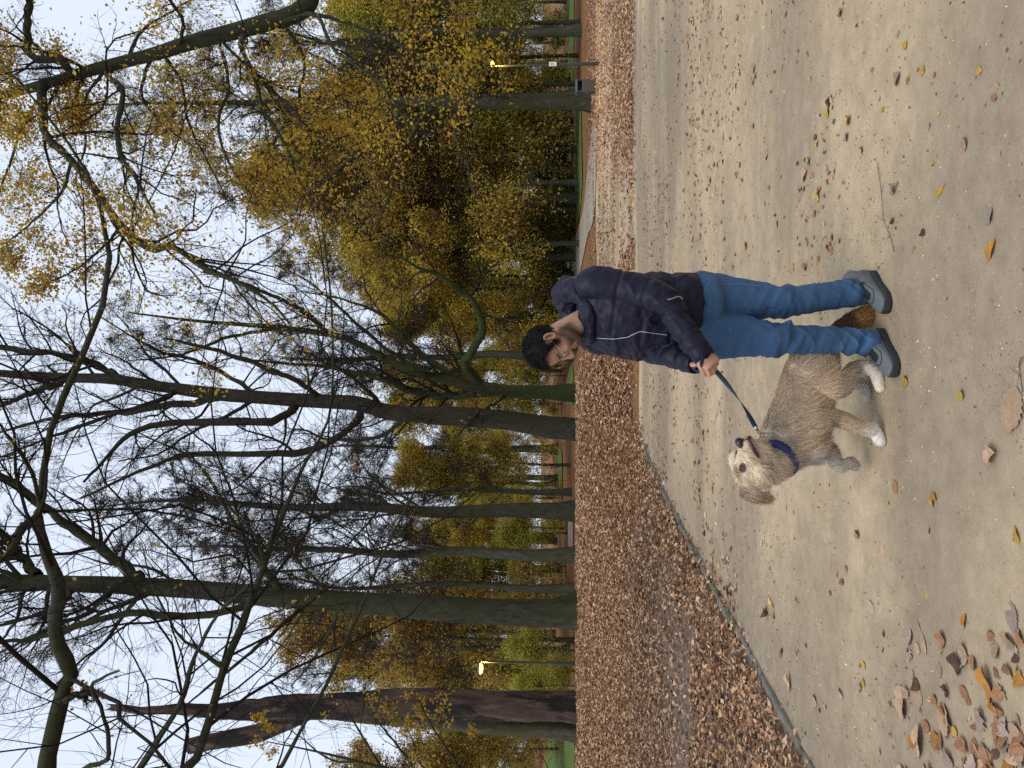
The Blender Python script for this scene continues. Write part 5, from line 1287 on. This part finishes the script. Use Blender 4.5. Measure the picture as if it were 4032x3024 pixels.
e = MB(); limb(e, [(*dp(.172, 0, -.024), .005), (*on_skin(.170, 0, -.036, .004)[0], .006)], 6, 8)
for s in (-1, 1): limb(e, [(*on_skin(x, y * s, z, .006)[0], r_) for x, y, z, r_ in ((.166, .004, -.038, .0075), (.150, .030, -.044, .0095), (.130, .044, -.050, .0095), (.106, .052, -.054, .0085), (.092, .056, -.054, .004))], 18, 8)
part('mouth', e.mesh('mouth'), M_LIP, dog)
M_LID = plain('dog_eyelid', (.11, .055, .035), .6)
for s in (-1, 1):
    p, nn = on_skin(.078, .046 * s, .030)
    e = MB(); ellip(e, p + nn * .002, (.0125, .0125, .0115), DR, 14, 10); part('eye', e.mesh('eye'), M_EYE, dog)
    e = MB(); t1 = norm(dm - nn * (dm @ nn)); t2 = np.cross(nn, t1)
    wire(e, [p + nn * .009 + t1 * .019 * math.cos(a_) + t2 * .012 * math.sin(a_) for a_ in np.linspace(0, 2 * math.pi, 17)], .0045, 8, 40); part('eyelid', e.mesh('eyelid'), M_LID, dog)
# a loose fringe and beard
pf = []; df = []; lf_ = []
for k in range(2600):
    s = rgd.choice([-1, 1]); w = rgd.uniform()
    if w < .45: p, nn = on_skin(rgd.normal(.045, .02), s * abs(rgd.normal(.028, .016)), .075); d0 = dm * .55 + dl * .5 * s - du * .1; L0 = rgd.uniform(.03, .055)
    elif w < .8: p, nn = on_skin(rgd.uniform(.02, .14), s * rgd.uniform(.02, .06), -.085); d0 = -UP * .7 - dm * .25; L0 = rgd.uniform(.02, .045)
    else: p, nn = on_skin(rgd.uniform(.08, .15), s * rgd.uniform(.02, .05), -.005); d0 = -dm * .5 + dl * .35 * s - du * .5; L0 = rgd.uniform(.02, .04)
    pf.append(p); df.append(norm(d0 + nn * .45 + rgd.normal(0, .15, 3))); lf_.append(L0)
pf, df, lf_ = np.array(pf), np.array(df), np.array(lf_)
part('face_hair', furmesh(pf, df, df, lf_, .0020, np.clip(dogcol(pf) * (1.05 + rgd.normal(0, .12, len(pf)))[:, None], .01, .95), rgd, .5), M_FUR, dog, kind='stuff')
# collar (a thing of its own, worn by the dog)
na = norm(NK1 - NK0); A_ = norm(np.cross(na, v3(0, 1, 0))); B_ = np.cross(na, A_); cc0 = NK0 * .45 + NK1 * .55
M_COLL = plain('blue_webbing', (.014, .020, .105), .7, var=.4, scale=50)
col_o = empty('dog_collar', cc0, "broad royal blue collar around the tan dog's neck", 'collar')
cm = MB(); th = np.linspace(0, 2 * np.pi, 41)[:-1]
rs = np.stack([np.stack([cc0 + na * o_ + (A_ * math.cos(a) + B_ * math.sin(a)) * (r_ + .004 * math.sin(3 * a + 1)) for a in th]) for o_, r_ in ((-.022, .092), (-.021, .100), (.0, .103), (.021, .100), (.022, .090))])
i = np.arange(5 * 40).reshape(5, 40); cm.add(rs.reshape(-1, 3), np.stack([i[:-1], np.roll(i, -1, 1)[:-1], np.roll(i, -1, 1)[1:], i[1:]], -1).reshape(-1, 4))
part('band', cm.mesh('band'), M_COLL, col_o)
cm = MB(); cb = at(3010, 1712, 3.80)
wire(cm, [cb + v3(.012 * math.cos(a), 0, .012 * math.sin(a)) for a in np.linspace(0, 2 * math.pi, 13)], .0025, 6)
M_METAL = plain('steel', (.55, .53, .50), .3, .9)
part('ring', cm.mesh('ring'), M_METAL, col_o)
# leash: twisted flat ribbon from the hands to the clip on the collar
ls = empty('leash', at(2800, 1440, 3.56), 'flat dark teal leash stretched from the hands to the dog', 'leash')
l0 = wrL + dL * .075 - nL * .02; l1 = at(2975, 1682, 3.78)
M_LEASH = plain('teal_webbing', (.012, .034, .052), .7, var=.3, scale=60)
def ribbon(mb, pts, w, tw0, tw1, n=60, th_=.002):
    c = catmull(pts, n); T = norm(np.gradient(c, axis=0)); A = norm(np.cross(T, v3(.2, 1, .1))); B = np.cross(T, A)
    a = np.linspace(tw0, tw1, n)[:, None]; S = A * np.cos(a) + B * np.sin(a); Nn_ = np.cross(T, S)
    rr = np.stack([c - S * w / 2 - Nn_ * th_ / 2, c + S * w / 2 - Nn_ * th_ / 2, c + S * w / 2 + Nn_ * th_ / 2, c - S * w / 2 + Nn_ * th_ / 2], 1)
    i = np.arange(n * 4).reshape(n, 4)
    mb.add(rr.reshape(-1, 3), np.vstack([np.stack([i[:-1], np.roll(i, -1, 1)[:-1], np.roll(i, -1, 1)[1:], i[1:]], -1).reshape(-1, 4), i[:1], i[-1:, ::-1]]))
rb = MB(); ribbon(rb, [l0, l0 * .65 + l1 * .35 - UP * .012, l0 * .3 + l1 * .7 - UP * .012, l1], .022, -.5, 3.6)
part('strap', rb.mesh('strap'), M_LEASH, ls)
hb2 = MB(); h0 = wrL + dL * .05 + sL * .03
ribbon(hb2, [l0, l0 + sL * .03 - dL * .01, h0 + sL * .012 + nL * .018, h0 - dL * .02 - sL * .01 + nL * .030, wrR + v3(-.03, -.05, .0), wrR + dR * .02 + v3(-.045, -.03, -.02)], .022, 0, 1.2)
part('loop', hb2.mesh('loop'), plain('navy_webbing', (.010, .018, .060), .7), ls)
ck = MB(); ld_ = norm(l1 - l0)
limb(ck, [(*l1, .008), (*(l1 + ld_ * .012), .009), (*(l1 + ld_ * .024), .006)], 8, 10)
wire(ck, [l1 + ld_ * .026, l1 + ld_ * .036 + UP * .008, l1 + ld_ * .050 + UP * .004, l1 + ld_ * .054 - UP * .006, l1 + ld_ * .040 - UP * .010, l1 + ld_ * .026], .003, 6)
wire(ck, [l1 + ld_ * .05, l1 * .4 + cb * .6, cb], .0025, 6)
part('clip', ck.mesh('clip'), M_METAL, ls)
# ------------------------------------------------------------------ lamps, bin, walker
M_POST = plain('green_paint', (.020, .030, .022), .5, var=.25)
m, n, l, b = mat('lamp_glass'); e_ = n.new('ShaderNodeEmission'); e_.inputs[0].default_value = (1, .56, .13, 1); e_.inputs[1].default_value = 4.5
l.new(e_.outputs[0], n['Material Output'].inputs['Surface']); M_GLOW = m
def lamp(base, h, label, arm):
    r = empty('street_lamp', base, label, 'street lamp', 'park street lamps')
    b0 = v3(*base); a = norm(v3(*arm)) if np.linalg.norm(arm) else v3(0, -1, 0); top = b0 + UP * h
    pm = MB(); c = np.array([(*(b0 + UP * z), rr) for z, rr in ((-.1, .075), (.0, .075), (1.05, .072), (1.12, .052), (h * .6, .045), (h, .036))])
    v, q = tubes(c[None, :, :3], c[None, :, 3], 12); pm.add(v, q); part('post', pm.mesh('post'), M_POST, r)
    am = MB(); wire(am, [top - UP * .02, top + UP * .10, top + a * .06 + UP * .17, top + a * .16 + UP * .19], .026, 8); part('arm', am.mesh('arm'), M_POST, r)
    hc = top + a * .26 + UP * .17
    hd2 = MB(); R_ = np.array([a, np.cross(UP, a), UP]); ellip(hd2, hc + UP * .045, (.24, .17, .06), R_, 20, 10); part('lamp_head', hd2.mesh('lamp_head'), M_POST, r)
    gm = MB(); ellip(gm, hc - UP * .02, (.21, .15, .105), R_, 20, 10); part('lamp_glass', gm.mesh('lamp_glass'), M_GLOW, r)
    ld_ = bpy.data.lights.new('lamp_light', 'POINT'); ld_.energy = 260; ld_.color = (1, .60, .16); ld_.shadow_soft_size = .12
    lo = bpy.data.objects.new('lamp_light', ld_); COL.objects.link(lo); lo.parent = r; lo.location = Vector(hc - UP * .18) - Vector(base)
    return r
p = gnd(2365, 250); lr = lamp((p[0], p[1], float(H(p[0], p[1]))), 4.25, 'lit park lamp with a small white notice, right of the litter bin', (-.1, -1, 0))
sg = MB(); sp0 = v3(p[0], p[1] - .082, 1.95)
def box(mb, c, h, R=np.eye(3)):
    k = np.array([(x, y, z) for x in (-1, 1) for y in (-1, 1) for z in (-1, 1)], float) * h
    mb.add(k @ R + c, np.array([(0, 1, 3, 2), (4, 6, 7, 5), (0, 4, 5, 1), (2, 3, 7, 6), (0, 2, 6, 4), (1, 5, 7, 3)]))
box(sg, sp0, (.085, .004, .15)); sgo = part('notice', sg.mesh('notice', False), plain('white_paper', (.70, .70, .72), .7), lr)
ln = MB()
for k, (w_, z_) in enumerate(((.05, .09), (.06, .05), (.04, .01), (.055, -.03))): box(ln, sp0 + v3(-.005 * k, -.006, z_), (w_, .001, .008))
obj('print', ln.mesh('print', False), plain('grey_ink', (.12, .14, .20), .8), sgo)
x_ = (1512 - 2610) / FPX * 29.5
p2 = (x_, 29.5, float(H(x_, 29.5)))
lamp(p2, at(1890, 2610, 29.5)[2] - p2[2] - .17, 'lit park lamp behind the bank, between the big beech and the dead trunk', (-1, -.15, 0))

b0 = gnd(2352, 342); b0[2] = float(H(b0[0], b0[1]))
bn = empty('litter_bin', b0, 'dark grey litter bin with a hooded lid beside the straight tree', 'litter bin')
M_BIN = plain('bin_plastic', (.040, .046, .050), .6, var=.2); M_BIN2 = plain('bin_panel', (.070, .062, .055), .7)
def taper_box(z0, z1, w0, w1, d0, d1, bev=.03):
    mb = MB(); rr = []
    for z, w, d in ((z0, w0, d0), (z0 + bev, w0, d0), (z1 - bev, w1, d1), (z1, w1, d1)):
        k = .92 if z in (z0, z1) else 1.0
        rr.append([b0 + v3(x * w * k, y * d * k, z) for x, y in ((-1, -.85), (-.85, -1), (.85, -1), (1, -.85), (1, .85), (.85, 1), (-.85, 1), (-1, .85))])
    R_ = np.array(rr); i = np.arange(32).reshape(4, 8)
    mb.add(R_.reshape(-1, 3), np.stack([i[:-1], np.roll(i, -1, 1)[:-1], np.roll(i, -1, 1)[1:], i[1:]], -1).reshape(-1, 4))
    mb.add(R_[0], [(7, 6, 1, 0), (6, 5, 2, 1), (5, 4, 3, 2)]); mb.add(R_[3], [(0, 1, 6, 7), (1, 2, 5, 6), (2, 3, 4, 5)]); return mb
part('bin_body', taper_box(0, .62, .25, .28, .22, .25).mesh('bin_body', False), M_BIN2, bn)
mb = MB()
for sx in (-1, 1): box(mb, b0 + v3(.25 * sx, 0, .71), (.03, .22, .10))
box(mb, b0 + v3(0, .21, .71), (.22, .02, .10)); part('bin_hood', mb.mesh('bin_hood', False), M_BIN, bn)
part('lid', taper_box(.81, .93, .31, .27, .28, .24).mesh('lid', False), M_BIN, bn)

# far walker on the side path
wx = (1512 - 1098) / FPX * 60; wb = v3(wx, 60, float(H(wx, 60)))
wk = empty('person', wb, "far off walker in dark top and jeans on the path behind the man's shoulder", 'person')
wp = MB()
for s in (-1, 1): limb(wp, [(*(wb + v3(.10 * s, -.12 * s, .06)), .05), (*(wb + v3(.08 * s, -.08 * s, .45)), .06), (*(wb + v3(.07 * s, 0, .90)), .085)], 16, 10)
part('jeans', wp.mesh('jeans'), plain('far_denim', (.10, .16, .24), .9), wk)
wp = MB(); limb(wp, [(*(wb + v3(0, 0, .88)), .15), (*(wb + v3(0, 0, 1.15)), .16), (*(wb + v3(0, 0, 1.38)), .15)], 14, 12)
limb(wp, [(*(wb + v3(.19, 0, 1.38)), .055), (*(wb + v3(.24, -.05, 1.12)), .05), (*(wb + v3(.20, -.14, .90)), .04)], 12, 8)
part('jacket', wp.mesh('jacket'), plain('far_jacket', (.02, .022, .03), .9), wk)
wp = MB(); limb(wp, [(*(wb + v3(-.19, 0, 1.38)), .06), (*(wb + v3(-.25, -.03, 1.12)), .055), (*(wb + v3(-.22, -.12, .88)), .045)], 12, 8)
limb(wp, [(*(wb + v3(-.20, .06, 1.32)), .10), (*(wb + v3(-.21, .08, 1.0)), .11)], 8, 10); part('bag', wp.mesh('bag'), plain('white_bag', (.72, .72, .74), .7), wk)
wp = MB(); ellip(wp, wb + v3(0, 0, 1.62), (.075, .09, .11)); limb(wp, [(*(wb + v3(0, 0, 1.42)), .05), (*(wb + v3(0, 0, 1.55)), .05)], 6, 8)
for s in (-1, 1): ellip(wp, wb + v3(.21 * s, -.14, .87), (.035, .04, .05), nu=8, nv=6)
part('body', wp.mesh('body'), plain('far_skin', (.36, .20, .13), .7), wk)
wp = MB(); ellip(wp, wb + v3(0, .015, 1.645), (.082, .092, .10)); part('hair', wp.mesh('hair'), plain('far_hair', (.03, .02, .015), .7), wk)

# ------------------------------------------------------------------ fallen leaves on the sand that one can pick out
def outline(kind):
    t = np.linspace(0, 1, 15)
    w = .36 * np.sin(np.pi * t ** .85) ** .8
    if kind == 'oak': w = w * (1 + .30 * np.sin(t * 24)) * (.75 + .6 * t)
    if kind == 'toothed': w = w * (1 + .12 * np.sign(np.sin(t * 48)))
    if kind == 'round': w = .46 * np.sin(np.pi * t) ** .6
    if kind == 'long': w = w * .62
    w[0] = w[-1] = .004; return t - .5, w
def leaf_shape(kind, seed, curl, fold):
    rg = np.random.default_rng(seed); x, w = outline(kind)
    zc = curl * (x ** 2 * 1.6 + .25 * np.sin(x * 5 + seed)); zc -= zc.min() * .6
    L_ = np.stack([x, -w, zc + fold * w * (1 + .5 * np.sin(7 * x + seed)) + .02 * rg.normal(size=15) * curl], -1)
    M_ = np.stack([x, 0 * x, zc], -1)
    R_ = np.stack([x, w, zc + fold * w * (1 + .5 * np.cos(6 * x + seed)) + .02 * rg.normal(size=15) * curl], -1)
    st = np.array([(-.5, 0, zc[0]), (-.62, .012, zc[0] + .02), (-.74, .05, zc[0] + .04)]); s2 = st + v3(0, .014, 0)
    v = np.vstack([L_, M_, R_, st, s2]); a = np.arange(14)
    q = np.vstack([np.stack([a, a + 1, a + 16, a + 15], -1), np.stack([a + 15, a + 16, a + 31, a + 30], -1), np.array([(45, 46, 49, 48), (46, 47, 50, 49)])])
    v[:, 2] -= v[:, 2].min(); return v, q
def m_leaf(name, c, c2):
    m, n, l, b = mat(name); oi = n.new('ShaderNodeObjectInfo'); f = noise(n, l, 5, 4, .7, lo=.35, hi=.7)
    cc = mixc(n, l, f, c, c2); hs = n.new('ShaderNodeHueSaturation'); l.new(cc, hs.inputs['Color'])
    mr = n.new('ShaderNodeMapRange'); mr.inputs[3].default_value = .75; mr.inputs[4].default_value = 1.2; l.new(oi.outputs['Random'], mr.inputs[0]); l.new(mr.outputs[0], hs.inputs['Value'])
    l.new(hs.outputs[0], b.inputs['Base Color']); b.inputs['Roughness'].default_value = .75; b.inputs['Specular IOR Level'].default_value = .25
    vn = noise(n, l, 14, 3, .6, stretch=(.5, 3, 1)); bump(n, l, b, vn, .5, .05); return m
LM = dict(brown=m_leaf('brown_leaf', (.27, .125, .058), (.40, .215, .115)), tan=m_leaf('tan_leaf', (.45, .28, .165), (.55, .38, .25)), yellow=m_leaf('yellow_fallen_leaf', (.62, .42, .06), (.52, .30, .045)),
          orange=m_leaf('orange_leaf', (.50, .24, .045), (.36, .15, .04)), dark=m_leaf('dark_leaf', (.075, .040, .026), (.15, .075, .04)), grey=m_leaf('greyish_leaf', (.36, .27, .21), (.46, .36, .29)))
LS = {}
for kd in ('beech', 'oak', 'toothed', 'round', 'long'):
    for j, (cu, fo) in enumerate(((.08, .06), (.26, .28), (.55, -.25), (.18, .55))): LS[(kd, j)] = leaf_shape(kd, 7 * j + 1, cu, fo)
LME = {}
def leaf_obj(kd, j, colr, x, y, size, rot, label, group, tilt=0.0, z=0.003):
    key = (kd, j, colr)
    if key not in LME:
        me = mesh_np('leaf', *[LS[(kd, j)][0], [LS[(kd, j)][1]]]); me.materials.append(LM[colr]); LME[key] = me
    o = obj('fallen_leaf', LME[key], None, None, label=label, category='leaf', group=group)
    o.location = (x, y, z); o.scale = (size,) * 3; o.rotation_euler = (tilt, tilt * .5, rot); return o
big = [  # picture position, kind, form, colour, size, turn, label
    (3990, 1615, 'toothed', 0, 'tan', .150, 2.5, 'large tan leaf cut off by the bottom edge in the foreground below the shoes'),
    (3905, 1790, 'beech', 3, 'tan', .085, 1.4, 'pale curled leaf with dark rolled end in the near sand below the dog'),
    (3568, 1500, 'round', 1, 'yellow', .050, .6, "bright yellow leaf lying just in front of the man's front shoe"),
    (3787, 1556, 'round', 2, 'yellow', .042, 2.2, 'small yellow curled leaf midway between front shoe and bottom edge'),
    (3527, 1915, 'beech', 0, 'brown', .066, .3, "single brown leaf on bare sand left of the dog's front paw"),
    (3674, 1980, 'round', 2, 'yellow', .036, 1.2, 'small yellow leaf on the sand left of the single brown leaf'),
    (4008, 2105, 'long', 1, 'yellow', .060, .1, 'pale yellow leaf at the bottom edge left of the dog'),
    (3380, 2105, 'beech', 3, 'grey', .062, 1.0, 'pinkish grey half-folded leaf on the sand, upper of a pair'),
    (3478, 2165, 'round', 0, 'tan', .050, .4, 'fan-shaped pinkish leaf on the sand, lower of a pair'),
    (3430, 2390, 'beech', 0, 'grey', .085, .8, 'large flat grey-brown leaf in the middle of the left sand'),
    (3402, 2620, 'round', 0, 'yellow', .040, .9, 'yellow leaf in the left sand, right one of two'),
    (3400, 2690, 'round', 0, 'yellow', .042, 1.1, 'yellow leaf in the left sand, left one of two'),
    (3210, 2760, 'oak', 1, 'tan', .085, 1.0, 'broad crumpled tan leaf near the edging at the left'),
    (3110, 2690, 'long', 3, 'tan', .120, 2.9, 'long curled tan leaf lying along the edging'),
    (3310, 2730, 'long', 1, 'grey', .080, .9, 'grey curled leaf on the left sand beside the broad tan leaf'),
    (3575, 2565, 'long', 2, 'grey', .040, 2.2, 'tiny white curled sliver on the left sand'),
    (3555, 2790, 'toothed', 1, 'tan', .110, 2.5, 'large tan leaf at the upper rim of the corner heap'),
    (3720, 2840, 'toothed', 0, 'tan', .130, 2.7, 'large pinkish tan leaf in the middle of the corner heap'),
    (3620, 2920, 'long', 1, 'tan', .150, 2.6, 'long pale leaf sloping through the corner heap'),
    (3900, 2700, 'long', 3, 'orange', .130, 2.9, 'long orange-brown leaf standing in the right part of the corner heap'),
    (3760, 2880, 'round', 0, 'yellow', .040, .7, 'yellow-green leaf on top of the corner heap'),
    (3990, 2430, 'toothed', 0, 'grey', .100, 2.9, 'wide toothed pinkish leaf by the bottom edge right of the corner heap'),
    (3700, 2640, 'beech', 0, 'grey', .060, 2.8, 'narrow grey leaf flat on the sand right of the corner heap'),
    (3800, 2570, 'beech', 2, 'tan', .070, 2.6, 'upright pale folded leaf right above the corner heap'),
    (3925, 2560, 'round', 2, 'tan', .060, .5, 'whitish crumpled leaf right of the corner heap'),
    (3800, 2450, 'long', 1, 'orange', .075, 2.3, 'orange leaf pointing away above the corner heap'),
    (3535, 310, 'round', 1, 'grey', .062, 1.6, 'pale curled oval leaf alone on the near right sand'),
    (3632, 278, 'round', 0, 'yellow', .042, .7, 'yellow leaf right of the pale curled oval leaf'),
    (3575, 318, 'round', 0, 'orange', .030, .7, 'small orange leaf touching the pale curled oval leaf'),
    (3800, 570, 'round', 2, 'tan', .056, 1.9, 'crumpled tan leaf on the near right sand, half way to the bottom edge'),
    (3700, 755, 'long', 0, 'yellow', .066, 1.5, 'long yellow leaf on the near right sand'),
    (3520, 745, 'toothed', 3, 'grey', .062, 1.6, 'toothed pinkish leaf beside a thin twig, upper of two'),
    (3515, 870, 'toothed', 2, 'dark', .040, 1.5, 'toothed dark-edged leaf beside a thin twig, lower of two'),
    (3895, 850, 'round', 1, 'grey', .066, 2.0, 'pinkish grey half-closed leaf near the bottom edge right of the man'),
    (3905, 990, 'long', 1, 'orange', .090, 2.1, 'orange leaf near the bottom edge right of the man'),
    (3345, 475, 'beech', 3, 'orange', .062, 1.5, 'golden brown standing leaf on the right sand'),
    (3335, 540, 'beech', 2, 'grey', .060, 1.4, 'grey arched leaf left of the golden brown standing leaf'),
    (3170, 690, 'oak', 1, 'tan', .095, 1.5, 'lobed tan leaf standing out on the middle right sand'),
    (3225, 750, 'long', 1, 'orange', .070, 1.5, 'narrow golden leaf left of the lobed tan leaf'),
    (3020, 610, 'round', 1, 'tan', .075, 1.3, 'crumpled light leaf in the leaf scatter of the middle right sand'),
    (3010, 550, 'round', 0, 'orange', .050, .5, 'amber leaf above the crumpled light leaf'),
    (2915, 650, 'beech', 1, 'orange', .060, 1.5, 'golden leaf at the far side of the middle right scatter'),
    (2970, 270, 'oak', 1, 'tan', .080, 1.5, 'light lobed leaf far right in the scatter'),
    (2905, 70, 'beech', 2, 'orange', .075, 1.2, 'orange-brown leaf at the top right rim of the scatter'),
    (3310, 50, 'beech', 2, 'brown', .062, 1.2, 'red-brown folded leaf close to the right edge'),
    (2940, 970, 'toothed', 2, 'orange', .085, 1.7, "curled russet leaf right of the man's knee"),
    (3350, 1085, 'toothed', 1, 'grey', .070, 1.6, "pinkish toothed leaf just behind the man's rear shoe"),
    (2780, 1560, 'round', 1, 'orange', .055, 1.3, 'small russet leaf on the sand above the leash'),
    (2945, 1640, 'oak', 2, 'brown', .060, 1.2, "brown crumpled leaf right above the leash clip"),
]
for (V, y, kd, j, cl, sz, rt, lab) in big:
    p = gnd(V, y); leaf_obj(kd, j, cl, p[0], p[1], sz * 1.12, rt + .4, lab, 'leaves lying singly on the sand', random.uniform(-.1, .1))
rl = random.Random(77); npr = np.random.default_rng(78)
CW = dict(brown='brown', tan='pale tan', yellow='yellow', orange='orange', dark='dark brown', grey='pinkish grey')
KW = dict(beech='oval', oak='lobed', toothed='toothed', round='roundish', long='narrow')
def many(n, region, label, group, sz, cols, dens=None):
    k = 0
    while k < n:
        V, y = region(); p = gnd(V, y)
        if p[0] < kerb_x(p[1]) + .08: continue
        if dens is not None and rl.random() > dens(p): continue
        if abs(p[0] - .3) < .28 and abs(p[1] - 3.8) < .25: continue
        kd = rl.choice(['beech', 'beech', 'oak', 'toothed', 'round', 'long']); j = rl.choice([0, 0, 1, 1, 2, 3]); cl = rl.choice(cols); sc = rl.uniform(.6, 1.25)
        look_ = ('small ' if sc < .8 else 'larger ' if sc > 1.1 else '') + ('folded ' if j == 3 else 'curled ' if j == 2 else '') + CW[cl] + ' ' + KW[kd]
        leaf_obj(kd, j, cl, p[0], p[1], sz * sc, rl.uniform(0, 6.28), look_ + label, group, rl.uniform(-.25, .25)); k += 1
mix = ['brown', 'brown', 'tan', 'tan', 'orange', 'dark', 'yellow', 'grey', 'brown']
many(70, lambda: (3540 + 492 * rl.random() ** .8, 3040 - 560 * rl.random() ** 1.4), ' leaf in the heap filling the near left corner', 'corner heap leaves', .080, ['brown', 'tan', 'orange', 'dark', 'brown', 'tan', 'grey'])
scat = lambda p: .15 + .85 * float(sstep(-.1, .45, fbm(np.array([[p[0] * .9, p[1] * 1.6, 0]]), 44)[0]))
many(90, lambda: (rl.uniform(2640, 3300), rl.uniform(-10, 1060)), ' leaf among the scatter on the right half of the sand', 'scattered leaves on the right sand', .056, mix + ['yellow'], scat)
many(22, lambda: (rl.uniform(3300, 4000), rl.uniform(0, 1050)), ' leaf lying on the open near sand at the right', 'leaves on the near right sand', .036, mix)
many(40, lambda: (rl.uniform(2850, 3700), rl.uniform(1900, 2990)), ' leaf on the sand between edging and near left corner', 'leaves on the left sand', .040, mix)
many(16, lambda: (rl.uniform(2620, 2900), rl.uniform(1420, 1950)), ' leaf on the sand behind the dog', 'leaves behind the dog', .050, mix)

# thin twigs on the sand
for pts_, lab in ((((3455, 640), (3470, 760), (3480, 870), (3505, 930), (3520, 990)), 'thin curved twig lying on the near right sand'),
                  (((4022, 1405), (4012, 1440), (4018, 1480), (4026, 1545)), 'dark crooked twig at the bottom edge below the shoes'),
                  (((2835, 1575), (2825, 1630), (2812, 1672)), 'short dark twig on the sand left of the leash')):
    mb = MB(); g_ = [gnd(*p, .004) for p in pts_]; wire(mb, g_, .0012, 5)
    for k in range(2):
        a = g_[1 + k]; wire(mb, [a, a + v3(.02, .03 * (1 if k else -1), .006), a + v3(.035, .05 * (1 if k else -1), .008)], .0010, 4)
    o = obj('twig', mb.mesh('twig'), M_TWIGFAR, None, label=lab, category='twig')
